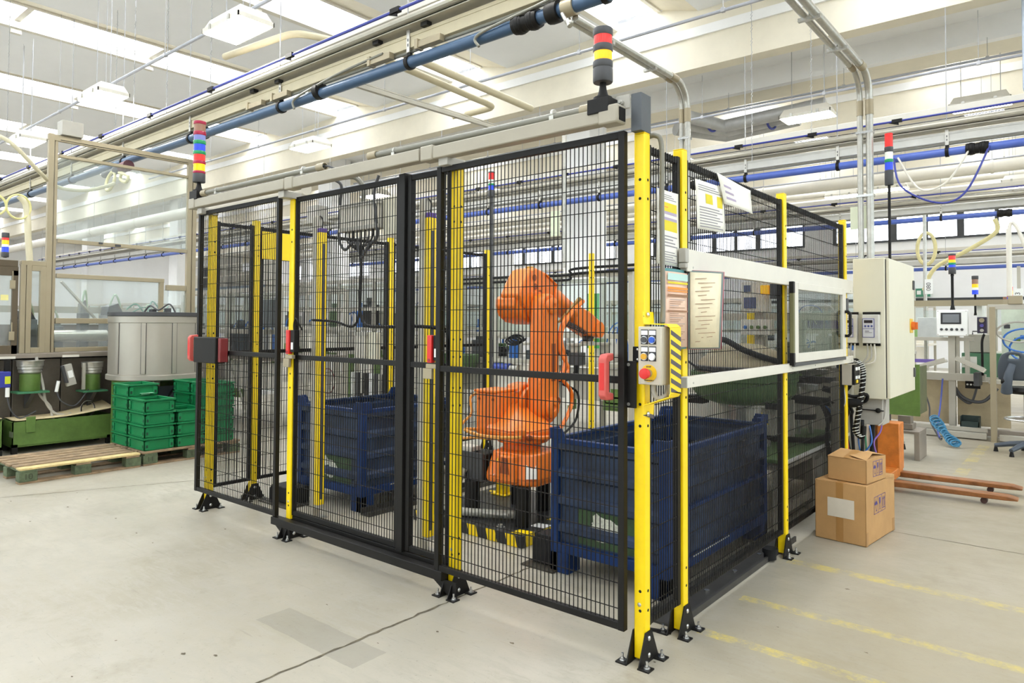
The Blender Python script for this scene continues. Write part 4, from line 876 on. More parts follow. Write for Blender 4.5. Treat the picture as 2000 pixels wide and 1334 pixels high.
part('dress_cable', B().tube(smooth_path([(-1.97, 1.2, .9), (-2.06, 1.16, .85), (-2.03, 1.14, .74), (-2.07, 1.08, .66), (-2.02, 1.02, .58), (-1.85, .98, .60), (-1.6, .96, .62)]), .010, 8), mat('orange_cable', (220, 150, 60), .5), rb)
part('dress_cable', B().tube(smooth_path([(-1.9, 1.2, .62), (-1.98, 1.02, .64), (-1.8, .98, .62), (-1.58, .965, .63), (-1.45, 1.0, .64)]), .012, 8), MATS['orange_cable'], rb)
pts = [(-1.72 + .02 * cos(i * 1.1), 1.80 + i * .0045, 1.41 - i * .0012 + .02 * sin(i * 1.1)) for i in range(72)]
part('coil_lead', B().tube(pts, .005, 5), DGY, rb)
for o in rb.children:
    nm = o.name.split('.')[0]
    if nm in ('lower_arm', 'dress_hose', 'dress_bracket'): o.location.y += .08
    if nm in ('shoulder_housing', 'shoulder_cap'): o.location.y += .05
    if nm in ('wrist', 'gripper', 'coil_lead'): o.location.y += .035; o.location.x += .01
# connector box and cable bundle by the base
cbx = thing('robot_connector', 'black robot connector box with thick grey cables beside the orange base', 'connector', (-2.03, .98, .37))
part('housing', B().box(-2.0, -1.765, .985, 1.16, .315, .49), BLK, cbx, bev=.006)
part('front_flange', B().box(-2.015, -1.765, .97, .985, .305, .497), DGY, cbx, bev=.002)
part('grey_block', B().box(-2.12, -2.015, .96, 1.1, .40, .52), GRYP, cbx, bev=.01); part('pale_cover', B().box(-2.02, -1.9, 1.0, 1.1, .49, .525), WHT, cbx, bev=.004)
part('plug', B().cyl((-2.05, .98, .36), (-2.05, 1.12, .36), .05, n=18), STL, cbx); part('plug', B().cyl((-1.93, .95, .38), (-1.96, .92, .28), .03, n=12), ALU, cbx); part('plug', B().cyl((-2.1, .93, .37), (-2.14, .92, .3), .03, n=12), STL, cbx)
for k, pp in enumerate(([(-2.08, .98, .52), (-2.06, .93, .60), (-1.98, .90, .58), (-1.93, .90, .42), (-1.94, .9, .34)], [(-2.08, .92, .43), (-2.2, .90, .38), (-2.2, .88, .28), (-2.1, .88, .2), (-1.98, .9, .24), (-1.96, .91, .32)],
                        [(-2.02, .92, .34), (-2.0, .89, .2), (-1.9, .88, .13), (-1.75, .93, .11), (-1.55, .99, .115)], [(-2.18, .96, .48), (-2.26, .92, .34), (-2.2, .9, .24)], [(-2.1, .92, .5), (-2.18, .9, .42), (-2.2, .9, .3)])):
    part('cable', B().tube(smooth_path(pp), .011 if k != 3 else .014, 8), GRYP, cbx)
part('cable_hose', B().tube(smooth_path([(-2.14, 1.0, .34), (-2.13, .95, .2), (-2.05, .90, .11), (-1.88, .89, .105), (-1.72, .96, .105), (-1.5, 1.08, .105)]), .028, 12), mat('grey_hose', (168, 166, 154), .5), cbx)

WORN = mat('worn_blue_grey_sheet', (36, 54, 84), .5, .1, var=.45, scale=4, bump=.1)
def blue_bin(label, x0, x1, y0, y1, h, torn, split):
    t = thing('steel_bin', label, 'bin', ((x0 + x1) / 2, (y0 + y1) / 2, 0), 'dark blue steel bins')
    c = .052; zb = .12; zt = h - .055
    for sx, x in ((1, x0), (-1, x1)):
        for sy, y in ((1, y0), (-1, y1)):
            xa, xb = sorted((x, x + sx * c)); ya, yb = sorted((y, y + sy * c))
            p = part('corner_post', B().box(xa, xb, ya, yb, .0, h - .02), BLU, t, bev=.004)
            xa, xb = sorted((x - sx * .004, x + sx * .105)); ya, yb = sorted((y - sy * .004, y + sy * .105))
            part('stacking_lug', B().prism([(xa, h - .06), (xb, h - .06), (xb - (.03 if sx > 0 else 0), h), (xa + (.03 if sx < 0 else 0), h)], 'y', *sorted((y - sy * .005, y + sy * .008))).prism([(ya, h - .06), (yb, h - .06), (yb - (.03 if sy > 0 else 0), h), (ya + (.03 if sy < 0 else 0), h)], 'x', *sorted((x - sx * .005, x + sx * .008))), BLU, p, bev=.002)
            part('foot', B().box(*sorted((x, x + sx * .12)), *sorted((y, y + sy * .12)), 0, .115), BLU, p, bev=.004)
    part('floor_tray', B().box(x0 + .02, x1 - .02, y0 + .02, y1 - .02, zb, zb + .03), BLUG, t)
    def wall(ax, a, s, lo, hi):
        # ribbed sheet: profile in depth, running along the wall
        zz = [zb + .02]; pr = []
        n = 4
        H = (zt - zb - .02) / n; prof = [(0, zb + .02)]
        for i in range(n):
            z = zb + .02 + i * H
            prof += [(0, z + H * .52), (.024, z + H * .62), (.024, z + H * .82), (0, z + H * .94)]
        prof += [(0, zt)]
        poly = [(a + s * (.012 + d), z) for d, z in prof] ; back = [(a + s * (.008 + d), z) for d, z in reversed(prof)]
        nm = part('side_sheet', B().prism(poly + back, 'y' if ax == 'x' else 'x', lo, hi) if False else sheet_prism(prof, ax, a, s, lo, hi), WORN, t, sm=0)
        md = nm.modifiers.new('t', 'SOLIDIFY'); md.thickness = .004
        for za, zc, nmn in ((zt - .028, zt, 'top_rim'), (zb - .005, zb + .05, 'bottom_rail')):
            q = (a - .002, a + .028) if s > 0 else (a - .028, a + .002)
            b = B().box(*q, lo, hi, za, zc) if ax == 'x' else B().box(lo, hi, *q, za, zc)
            part(nmn, b, BLU, t, bev=.003)
        return nm
    def sheet_prism(prof, ax, a, s, lo, hi):
        b = B(); m = len(prof)
        mk = (lambda d, z, l: (a + s * (.030 - d), l, z)) if ax == 'x' else (lambda d, z, l: (l, a + s * (.030 - d), z))
        b.add([mk(d, z, l) for l in (lo, hi) for d, z in prof], [(i, i + 1, m + i + 1, m + i) for i in range(m - 1)]); return b
    wall('x', x0, 1, y0 + c, y1 - c); wall('x', x1, -1, y0 + c, y1 - c); wall('y', y0, 1, x0 + c, x1 - c); wall('y', y1, -1, x0 + c, x1 - c)
    if split:
        zs = zb + (zt - zb) * .47
        part('drop_flap_rail', B().box(x1 - .02, x1 + .008, y0 + c, y1 - c, zs, zs + .022), BLU, t, bev=.003)
        for y in (y0 + c + .02, y1 - c - .05): part('flap_hinge', B().box(x1 - .015, x1 + .014, y, y + .03, zs - .05, zs + .07), BLU, t, bev=.003)
    part('edge_wear', B().box(x1 + .0025, x1 + .0033, y0 + .28, y0 + .28 + (y1 - y0) * .35, zb + .04, zb + .047), mat('bare_worn_steel', (206, 204, 190), .4, .4), t, sm=0)
    gb = part('green_panel_patch', B().box(x0 + c + .12, x1 - c - .1, y0 + .0255, y0 + .027, zb + .06, zb + .26), mat('olive_patch_paint', (50, 78, 44), .5, var=.3, scale=14), t, sm=0)
    rr = random.Random(torn)
    for k in range(7):       # torn remains of paper stickers
        cx, cz = x0 + (x1 - x0) * (.40 + .05 * (k % 4)) + rr.uniform(-.02, .02), zb + .13 + .035 * (k // 4) + rr.uniform(-.02, .04); n = 11
        part('torn_sticker', B().add([(cx + rr.uniform(.03, .07) * cos(2 * pi * i / n), y0 + .0245 - k * .0003, cz + rr.uniform(.02, .045) * sin(2 * pi * i / n)) for i in range(n)], [tuple(range(n - 1, -1, -1))]), mat('torn_paper', (206, 208, 194), .7, var=.25, scale=60), gb, sm=0)
    return t
blue_bin('dark blue ribbed steel bin with torn white sticker, beside the corner post', -.915, -.186, .60, 2.0, .805, 5, True)
blue_bin('dark blue ribbed steel bin behind the two light curtains', -3.49, -2.675, .65, 1.70, .805, 9, False)

# floor stops, guide channels
def stop(label, x, y, w_, d, h):
    t = thing('floor_stop', label, 'floor stop', (x, y, 0), 'black floor stops')
    part('stop_block', B().prism([(x, .01), (x + w_, .01), (x + w_, h), (x + .03, h), (x, h - .04)], 'y', y, y + d), RUB, t, bev=.006)
    part('stop_plate', B().box(x - .03, x + w_ + .06, y - .07, y + d + .02, 0, .010), mat('dark_plate', (70, 66, 58), .5, .4, var=.2), t, bev=.001)
stop('black floor stop against the foot of the bin near the robot plinth', -1.07, .63, .14, .12, .18)
stop('black floor stop at the corner of the bin behind the light curtains', -3.52, .42, .3, .16, .13)
for lb, x0, x1, y0, y1 in (('dark steel floor channel under the side fence', -.17, -.02, .36, 2.05), ('dark steel guide channel beside the bin behind the light curtains', -2.64, -2.54, .62, 2.1)):
    t = thing('floor_channel', lb, 'channel', ((x0 + x1) / 2, (y0 + y1) / 2, 0))
    part('channel_base', B().box(x0, x1, y0, y1, 0, .012), mat('channel_steel', (74, 72, 68), .45, .5, var=.2), t)
    part('channel_lip', B().box(x0, x0 + .012, y0, y1, .012, .05), MATS['channel_steel'], t); part('channel_lip', B().box(x1 - .012, x1, y0, y1, .012, .032), MATS['channel_steel'], t)
    for k in range(5): y = y0 + .12 + k * (y1 - y0 - .2) / 4; part('channel_bolt', B().cyl(((x0 + x1) / 2, y, .012), ((x0 + x1) / 2, y, .02), .014, n=6), CHR, t)
one('floor_bar', B().bar((-.17, .25, .006), (-.02, .30, .006), .012), BLK, 'thin black bar on the floor between the corner post and the folder post', 'bar')
one('floor_disc', B().cyl((-.02, 1.57, .012), (-.02, 1.57, .05), .035, n=20).cyl((-.02, 1.57, .05), (-.02, 1.57, .075), .045, n=20), RUB, 'round black rubber foot on the floor channel by the side post', 'foot')
# ================================================================== LEFT SIDE: PALLETS, CRATES, GLAZED MACHINE, DRUM
WOODG = mat('green_painted_block_wood', (92, 104, 76), .75, var=.35, scale=14, bump=.3)
WOOD = mat('weathered_board_wood', (150, 126, 96), .75, var=.32, scale=10, bump=.4)
WOODL = mat('pale_split_wood', (206, 184, 128), .7, var=.2, scale=12, bump=.3)
def pallet(label, x0, y0, num, rot=0, wy=.985, wx=.80):
    """x0: front edge (towards +x), extends to -x; y0..y0+wy"""
    t = thing('pallet', label, 'pallet', (x0 - wx / 2, y0 + wy / 2, 0), 'wooden pallets')
    rr = random.Random(num)
    for ix, x in enumerate((x0 - .10, x0 - wx / 2 - .05, x0 - wx)):
        for iy, y in enumerate((y0, y0 + wy / 2 - .07, y0 + wy - .13)):
            bl = part('block', B().box(x, x + .10, y, y + .135, .018, .098), WOODG, t, bev=.003)
            if ix == 0 and (iy == 0 or (num == 11 and iy == 1)): text(bl, str(num), .07, (x + .1005, y + .066, .058), (pi / 2, 0, pi / 2), mat('painted_number', (62, 66, 48), .8, var=0), 'painted_number')
        part('bottom_board', B().box(x, x + .10, y0, y0 + wy, 0, .017), WOOD, t, bev=.002)
    for iy, y in enumerate((y0 + .01, y0 + wy / 2 - .06, y0 + wy - .13)): part('cross_board', B().box(x0 - wx, x0, y, y + .12, .099, .115), WOODG if iy == 0 else WOOD, t, bev=.002)
    for i in range(6):
        x = x0 - wx + i * (wx - .105) / 5; part('deck_board', B().box(x, x + .105, y0 + rr.uniform(-.01, .01), y0 + wy + rr.uniform(-.01, .01), .116, .133 + rr.uniform(0, .003)), WOODL if (i == 5 and num == 10) else WOOD, t, bev=.003)
    return t
pallet('empty weathered wooden pallet with green blocks, marked 10', -5.575, -.68, 10)
pallet('wooden pallet with green blocks under the stacked green crates, marked 11', -5.585, .335, 11)

CX, CY, CH = .40, .312, .122
def make_crate():
    t = thing('crate', 'green crate', 'crate', (0, 0, 0), 'green plastic crates stacked on the pallet', local=True)
    a, c = CX / 2 - .003, CY / 2 - .003; th = .008
    b = B().box(-a + .02, a - .02, -c + .02, c - .02, .0, .012)
    for s in (-1, 1):
        b.box(*sorted((s * (a - .026), s * (a - .018))), -c + .018, c - .018, .008, CH - .012); b.box(-a + .018, a - .018, *sorted((s * (c - .026), s * (c - .018))), .008, CH - .012)
    part('body', b, CRG, t, sm=0)
    b = B()
    for z0_, z1_, o in ((CH - .030, CH - .024, .005), (CH - .012, CH + .001, .0), (.006, .013, .012)):
        for s in (-1, 1):
            b.box(*sorted((s * (a - .026), s * (a - o))), -c + o, c - o, z0_, z1_); b.box(-a + o, a - o, *sorted((s * (c - .026), s * (c - o))), z0_, z1_)
    part('rim', b, CRG, t, sm=0)
    for sx in (-1, 1):
        for sy in (-1, 1):
            x, y = sx * (a - .006), sy * (c - .006)
            p = part('corner_rib', B().box(*sorted((x, x - sx * .05)), *sorted((y, y - sy * .012)), .012, CH - .03).box(*sorted((x, x - sx * .012)), *sorted((y, y - sy * .05)), .012, CH - .03), CRG, t, bev=.002)
            part('latch_slot', B().box(*sorted((x - sx * .002, x + sx * .001)), *sorted((y - sy * .018, y - sy * .038)), .03, .058), mat('dark_green_slot', (8, 60, 36), .6, var=0), p, sm=0)
            part('latch_slot', B().box(*sorted((x - sx * .018, x - sx * .038)), *sorted((y - sy * .002, y + sy * .001)), .03, .058), MATS['dark_green_slot'], p, sm=0)
    return t
cr0 = make_crate(); first = True
zc = .136
LV = ['resting on the pallet', 'second from the pallet', 'third from the pallet', 'fourth from the pallet', 'fifth from the pallet']
for (ix, iy, n, nm) in ((0, 0, 4, 'corner stack facing the empty pallet'), (1, 0, 5, 'tall stack behind the corner stack'), (0, 1, 3, 'low middle stack'),
                       (1, 1, 3, 'hidden middle stack under the drum'), (0, 2, 5, 'tall stack near the latch box'), (1, 2, 5, 'tall far stack under the drum')):
    for k in range(n):
        lb = 'green crate %s in the %s%s' % (LV[k], nm, ', topmost' if k == n - 1 else '')
        loc = (-5.60 - CX / 2 - ix * (CX - .005) + random.uniform(-.004, .004), .34 + CY / 2 + iy * CY + random.uniform(-.003, .003), zc + k * (CH + .0025))
        if first: cr0.location = loc; cr0['label'] = lb; first = False
        else: dup(cr0, loc, label=lb)
one('paper_scrap', B().add([(-6.14, .5, zc + 4 * (CH + .0025) + .03), (-5.99, .46, zc + 4 * (CH + .0025) + .03), (-5.93, .58, zc + 4 * (CH + .0025) + .032), (-6.1, .6, zc + 4 * (CH + .0025) + .034)], [(0, 1, 2, 3)]).box(-6.1, -6.0, .48, .56, zc + 4 * (CH + .0025) + .014, zc + 4 * (CH + .0025) + .029), mat('pale_green_paper', (150, 206, 172), .7), 'pale green paper lying in the topmost crate behind the corner stack', 'paper', sm=0)

CARD = mat('cardboard_sheet', (214, 196, 154), .8, var=.06, scale=5, bump=.1)
def trough(label, y0, y1, x0, x1, ht, curl):
    t = thing('steel_trough', label, 'trough', ((x0 + x1) / 2, (y0 + y1) / 2, 0), 'green steel troughs')
    part('tank', B().box(x0, x1, y0, y0 + .01, .08, ht).box(x0, x1, y1 - .01, y1, .08, ht).box(x0, x0 + .01, y0, y1, .08, ht).box(x1 - .01, x1, y0, y1, .08, ht).box(x0, x1, y0, y1, .07, .085), GRN, t, sm=0)
    for x in (x0, x1 - .05):
        for y in (y0, y1 - .05): part('leg', B().box(x, x + .05, y, y + .05, 0, .1), BLK, t)
    for y in (y0 + .12,): part('hook', B().box(x1, x1 + .012, y, y + .085, ht - .12, ht + .045)  , GRN, t, bev=.003)
    part('maker_plate', B().box(x0 + .3, x0 + .42, y0 - .0015, y0, ht - .16, ht - .10), mat('grey_green_plate', (150, 160, 130), .5), t, sm=0)
    return t
trough('green steel trough covered with cardboard, behind the empty pallet', -.30, .66, -7.62, -7.22, .335, 1)
trough('green steel trough at the frame edge, beside the covered one', -1.35, -.40, -7.62, -7.15, .37, 0)
def card_on(label, x0, x1, y0, y1, z, lift):
    n = 10; b = B(); b.add([(x0 + (x1 - x0) * j / 6, y0 + (y1 - y0) * i / n, z + lift * max(0, (i / n - .35)) ** 1.6 * (1 - .5 * abs(i / n - .8)) * (1.1 - .5 * j / 6) + .004 * sin(j * 1.3)) for j in range(7) for i in range(n + 1)], [(j * (n + 1) + i, j * (n + 1) + i + 1, (j + 1) * (n + 1) + i + 1, (j + 1) * (n + 1) + i) for j in range(6) for i in range(n)])
    o = one('cardboard_sheet', b, CARD, label, 'cardboard', sm=50); md = o.modifiers.new('t', 'SOLIDIFY'); md.thickness = .008
card_on('curling cardboard sheet lying on the green trough', -7.62, -7.225, -.27, .70, .342, .22)
card_on('flat cardboard sheet on the trough at the frame edge', -7.62, -7.155, -1.3, -.41, .378, .03)

# --- glazed machine with tall frame
PRF = BGE
gm = thing('glazed_machine', 'glazed assembly machine with tall beige aluminium frame', 'machine', (-8.1, .6, 0))
def prof(p, q, w_=.055, h=None, nm='frame_profile', m=None, par=None):
    par = par or gm; o = part(nm, B().bar(p, q, w_, h), m or PRF, par, bev=.003); d = (V(q) - V(p)).normalized()
    return o
FX = -7.62
prof((FX, .112, 1.04), (FX, .112, 3.53)); prof((FX, .165, 1.04), (FX, .165, 3.5), .03)
prof((FX, 1.70, 1.04), (FX, 1.70, 3.50)); prof((FX, 1.765, 1.04), (FX, 1.765, 3.5), .05)
for z, y0_, y1_, h in ((3.49, .08, 1.80, .07), (3.29, .19, 1.67, .035), (2.315, .19, 1.67, .045), (1.915, .19, 1.39, .05), (1.40, .19, 1.67, .06), (1.07, .19, 1.67, .05)):
    prof((FX, y0_, z), (FX, y1_, z), .05, h)
prof((FX, 1.36, 1.43), (FX, 1.36, 1.89), .05); prof((FX, 1.42, 1.83), (FX, 1.67, 1.83), .05, .07)
for y in (.0, .9): part('slot_line', B().box(FX + .0255, FX + .0275, .2, 1.66, 3.468, 3.474), DGY, gm, sm=0)
part('latch_block', B().box(FX + .02, FX + .04, .8, .86, 2.30, 2.325).box(FX + .02, FX + .04, .62, .66, 2.315, 2.335), DGY, gm, sm=0)
for y0_, y1_, z0_, z1_ in ((.19, 1.67, 2.34, 3.27), (.19, 1.33, 1.43, 1.89), (.19, 1.67, 1.10, 1.37), (1.40, 1.67, 1.43, 1.8)): part('pane', B().box(FX - .006, FX, y0_, y1_, z0_, z1_), GLH, gm, sm=0)
# left door bay
DRK = mat('bronze_profile', (96, 84, 66), .45, .3, var=.05)
for y in (-.13, -.075): prof((FX, y, 1.04), (FX, y, 2.02), .05)
prof((FX, .06, 1.04), (FX, .06, 2.0), .055); prof((FX, -.05, 1.985), (FX, .09, 1.985), .05, .06); prof((FX, -.05, 1.07), (FX, .04, 1.07), .05, .06); prof((FX - .02, -.15, 2.04), (FX - .02, .10, 2.04), .09, .05)
part('pane', B().box(FX - .006, FX, -.05, .035, 1.1, 1.96), GLS, gm, sm=0)
dr = part('door_frame', B().box(FX - .02, FX + .02, -.23, -.175, 1.03, 1.95).box(FX - .02, FX + .02, -.95, -.175, 1.89, 1.99).box(FX - .02, FX + .02, -.95, -.175, 1.03, 1.13), DRK, gm, bev=.003)
part('door_pane', B().box(FX - .006, FX, -.95, -.22, 1.12, 1.9), GLH, dr, sm=0)
for z in (1.22, 1.78): part('door_hinge', B().box(FX + .02, FX + .035, -.255, -.205, z - .035, z + .06).cyl((FX + .03, -.23, z + .06), (FX + .03, -.23, z + .16), .006), BGE, dr, bev=.002)
part('sticky_note', B().box(FX + .001, FX + .003, -.33, -.26, 1.62, 1.68), mat('sticky_yellow', (232, 224, 150), .7), dr, sm=0)
part('top_lintel', B().box(FX - .06, FX + .02, -1.3, -.18, 1.99, 2.06), DRK, gm, bev=.004)
# table edge and skirts
part('table_top', B().box(-9.3, FX + .06, -1.6, 1.75, .985, 1.035), SKIRT, gm, bev=.004)
part('table_edge', B().box(FX + .06, FX + .075, -1.6, -.20, .985, 1.01), WHT, gm, sm=0); part('table_edge', B().box(FX + .06, FX + .075, .25, .42, .985, 1.01), WHT, gm, sm=0)
SKD = mat('dark_skirt_panel', (96, 88, 78), .45, .35, var=.2, scale=3)
for y0_, y1_ in ((-1.6, -.21), (-.20, .26), (.27, .95), (.96, 1.75)): part('skirt_panel', B().box(FX - .04, FX - .02, y0_, y1_, .04, .97), SKD, gm, bev=.003)
part('plinth', B().box(-9.2, FX - .06, -1.6, 1.7, 0, .96), BLK, gm)
part('rear_wall', B().box(-9.25, -9.2, -1.6, 1.7, 1.035, 1.35), SKD, gm)
# inside: stations on the table
dk = mat('dim_machinery_grey', (120, 122, 122), .45, .4, var=.2, scale=6); dk2 = mat('dark_machinery', (74, 80, 84), .45, .4, var=.2, scale=6)
def station(y, x, w_, d, h, kind):
    s = part('station', B().box(x - d / 2, x + d / 2, y - w_ / 2, y + w_ / 2, 1.035, 1.035 + h), dk if kind else dk2, gm, bev=.006)
    part('station_head', B().prism([(y - w_ * .45, 1.035 + h), (y + w_ * .45, 1.035 + h), (y + w_ * .1, 1.035 + h * 1.35), (y - w_ * .4, 1.035 + h * 1.25)], 'x', x - d * .4, x + d * .4), dk2 if kind else dk, s, sm=0)
    part('station_tube', B().tube(smooth_path([(x, y - w_ * .3, 1.035 + h), (x + .05, y, 1.035 + h * 1.6), (x, y + w_ * .4, 1.035 + h * 1.3), (x, y + w_ * .5, 1.035 + h * .6)]), .012, 6), mat('pale_green_tube', (176, 196, 170), .4), s)
for a_ in ((-.5, -8.0, .3, .3, .42, 0), (-.02, -7.95, .2, .25, .38, 1), (.32, -8.15, .16, .3, .30, 0), (.62, -8.05, .10, .12, .46, 0), (1.05, -8.3, .22, .3, .44, 1), (1.38, -8.1, .24, .3, .36, 0), (-.9, -8.2, .3, .3, .34, 1)): station(*a_)
part('roller', B().cyl((-7.95, .25, 1.22), (-7.95, .85, 1.22), .07, n=16).cyl((-7.95, .95, 1.2), (-7.95, 1.55, 1.2), .06, n=16), STL, gm)
part('cross_beam', B().box(-8.6, -8.5, -.4, 1.6, 1.5, 1.58), ALU, gm); part('brace', B().bar((-7.8, .3, 1.86), (-8.0, .75, 1.42), .03, .02), ALU, gm)
part('coil_hoses', B().tube(smooth_path([(-8.0, 1.1, 1.55), (-7.95, 1.2, 1.62), (-7.9, 1.3, 1.5), (-7.95, 1.4, 1.66), (-7.9, 1.5, 1.52), (-7.95, 1.6, 1.6)]), .010, 6).tube(smooth_path([(-8.0, 1.15, 1.5), (-7.9, 1.28, 1.58), (-8, 1.42, 1.5), (-7.95, 1.55, 1.56)]), .008, 6), mat('teal_tubes', (70, 130, 110), .4), gm)
# vibratory bowl feeders under the table
def feeder(label, x, y, z, r, h):
    t = thing('bowl_feeder', label, 'feeder', (x, y, z), 'bowl feeders under the glazed machine')
    part('base_drum', B().lathe([(r * .8, z), (r * .84, z + .01), (r * .84, z + h * .55), (r * .78, z + h * .57)], (x, y, 0), 24), GRN, t)
    part('bowl', B().lathe([(r * .78, z + h * .57), (r * .95, z + h * .62), (r * .95, z + h * .7), (r * 1.02, z + h * .72), (r * 1.02, z + h * .8), (r * 1.08, z + h * .82), (r * 1.1, z + h * .98), (r * 1.14, z + h), (r * 1.04, z + h * .98), (r * .9, z + h * .7), (0, z + h * .7)], (x, y, 0), 28), STL, t)
    part('shelf', B().box(x - r * 1.1, x + r * 1.2, y - r * 1.3, y + r * 1.3, z - .02, z), mat('green_shelf', (60, 120, 84), .5), t, bev=.002)
    part('shelf_bracket', B().prism([(x - r, z - .02), (x + r, z - .02), (x - r, z - .2)], 'y', y - .02, y + .02), DGY, t, sm=0)
    return t
feeder('steel bowl feeder on green drum, nearer the frame edge', -7.46, -.085, .635, .115, .33); feeder('smaller steel bowl feeder on green drum beside the tilted control unit', -7.46, .53, .605, .10, .32)
cu = thing('control_unit', 'tilted grey control unit hanging beside the small bowl feeder', 'control unit', (-7.42, .28, .66))
part('housing', B().ob((-7.42, .275, .79), (.05, .10, .24), (.25, 0, 0)), GRYP, cu, bev=.004); part('face', B().ob((-7.40, .225, .80), (.05, .03, .2), (.25, 0, 0)), DGY, cu, bev=.003)
part('plate', B().ob((-7.392, .285, .80), (.004, .05, .08), (.25, 0, 0)), WHITE, cu, sm=0); part('plug', B().cyl((-7.4, .17, .73), (-7.4, .15, .61), .018, n=10), WHITE, cu)
part('riser', B().box(-7.40, -7.37, .40, .43, .62, .92), ALU, cu); part('cable', B().tube(smooth_path([(-7.4, .15, .62), (-7.38, .2, .5), (-7.36, .33, .45), (-7.36, .46, .62)]), .008), DGY, cu)
part('cable_coil', B().tube([(-7.37, .46 + .07 * cos(a), .40 + .085 * sin(a)) for a in [2 * pi * 3 * i / 60 for i in range(61)]], .009, 6), GRYP, cu)
bb_ = thing('blue_unit', 'blue drive unit with yellow sticker at the frame edge', 'drive unit', (-7.4, -.33, .66))
part('housing', B().box(-7.46, -7.36, -.44, -.285, .69, .86), mat('violet_blue_paint', (50, 58, 150), .4), bb_, bev=.008); part('sticker', B().box(-7.36, -7.358, -.34, -.29, .73, .81), mat('lime_sticker', (196, 206, 40), .5), bb_, sm=0)
part('bracket', B().box(-7.45, -7.4, -.33, -.28, .86, .98), BLK, bb_); part('plug', B().cyl((-7.38, -.31, .69), (-7.38, -.31, .59), .02, n=10), WHITE, bb_)
part('cable', B().tube(smooth_path([(-7.38, -.31, .59), (-7.36, -.28, .45), (-7.35, -.2, .36), (-7.36, -.05, .42)]), .008), DGY, bb_)
one('hanging_hose', B().tube(smooth_path([(-7.46, -.03, 1.0), (-7.45, -.02, .8), (-7.44, .0, .6), (-7.42, .1, .45), (-7.4, .14, .3), (-7.39, .3, .36)]), .014, 8).tube(smooth_path([(-7.46, -.03, 1.0), (-7.44, .03, .7), (-7.42, .06, .5), (-7.4, .15, .37), (-7.4, .3, .34)]), .014, 8), GRYP, 'grey hoses hanging from the machine table past the bowl feeder', 'hose')

# drum hopper
dm = thing('drum_hopper', 'large round grey drum hopper standing over the green crates', 'hopper', (-6.9, 1.0, 0))
DC = (-6.9, 1.0, 0); DRM = mat('brushed_drum_steel', (170, 164, 152), .38, .5, var=.05, scale=2)
part('shell', B().lathe([(.485, .78), (.485, 1.49), (.475, 1.49), (.475, .78)], DC, 64), DRM, dm)
part('rim', B().lathe([(.486, 1.455), (.497, 1.46), (.497, 1.50), (.47, 1.502), (.47, 1.49)], DC, 64), DGY, dm)
part('collar_band', B().lathe([(.487, 1.38), (.492, 1.385), (.492, 1.45), (.487, 1.455)], DC, 64), DRM, dm)
part('base_ring', B().lathe([(.487, .742), (.505, .752), (.505, .80), (.487, .81)], DC, 64), DRM, dm)
part('drum_floor', B().lathe([(.0, .775), (.5, .775), (.44, .735), (.0, .735)], DC, 48), DGR, dm)
for a in (-.66, -.02, .62, -1.3, 1.3):
    part('seam_post', B().ob((DC[0] + .488 * cos(a), DC[1] + .488 * sin(a), 1.10), (.012, .045, .56), (0, 0, a)), DRM, dm, bev=.003)
    for s in (-1, 1): part('panel_seam', B().ob((DC[0] + .4855 * cos(a + s * .052), DC[1] + .4855 * sin(a + s * .052), 1.10), (.003, .006, .56), (0, 0, a)), DGY, dm, sm=0)
part('hopper_parts', B().box(-6.98, -6.9, .95, 1.0, 1.49, 1.54).box(-6.82, -6.75, 1.05, 1.1, 1.49, 1.55).tube(smooth_path([(-7.0, .9, 1.5), (-6.95, .95, 1.58), (-6.85, 1.0, 1.53), (-6.8, 1.1, 1.6), (-6.75, 1.15, 1.5)]), .01, 6), DGY, dm)
part('pedestal', B().box(-7.15, -6.65, .62, .70, .0, .74), GRN, dm, bev=.006); part('pedestal', B().box(-7.15, -6.65, 1.16, 1.26, 0, .74), GRN, dm, bev=.006); part('pedestal_panel', B().box(-6.72, -6.70, .7, 1.16, .0, .66), mat('blue_grey_panel', (62, 66, 78), .5), dm)
part('brace', B().bar((-6.69, .82, .25), (-6.69, 1.12, .62), .015), BLK, dm)
cp = part('rating_plate', B().box(-6.66, -6.655, .70, .885, .625, .75), WHT, dm, sm=0)
text(cp, 'CE', .045, (-6.6535, .85, .655), (pi / 2, 0, pi / 2), DGY); part('plate_print', B().box(-6.6545, -6.6535, .715, .75, .70, .74), DGY, cp, sm=0); part('plate_print', B().box(-6.6545, -6.6535, .77, .865, .70, .735), mat('grey_print', (150, 146, 150)), cp, sm=0)

# tall grey boxes on top of the frame, stack light, hoses
for lb, y in (('grey beige box on top of the tall beige frame', .3), ):
    one('top_box', B().box(-7.72, -7.55, y - .10, y + .12, 3.53, 3.70), GRYP, lb, 'box', bev=.004)
one('top_box', B().box(-4.9, -4.72, 1.66, 1.80, 2.45, 2.62).box(-5.0, -4.6, 1.64, 1.82, 2.43, 2.45), GRYP, 'grey beige box above the cable duct beyond the five-colour stack light', 'box', bev=.004)
stack_light('stack light with amber and blue lenses at the frame edge by the machine door', -7.3, -.38, 2.06, 2.32, [('cap', .2), ('red', .1), ('amber', .17), ('clear', .10), ('blue', .21), ('body', .2)], .034, flare=False)
bh = thing('beige_hose', 'thick beige hose looping down to the glazed machine', 'hose', (-7.4, -.15, 2.05))
HOS = mat('beige_hose_rubber', (212, 204, 174), .55, var=.05)
part('hose', B().tube(smooth_path([(-8.2, -1.0, 3.6), (-7.6, -.55, 3.42), (-7.4, -.36, 3.32), (-7.4, -.2, 3.18), (-7.5, -.02, 3.04), (-7.8, .25, 2.96), (-7.9, .6, 2.99), (-7.9, .9, 3.12)]), .022, 10), HOS, bh)
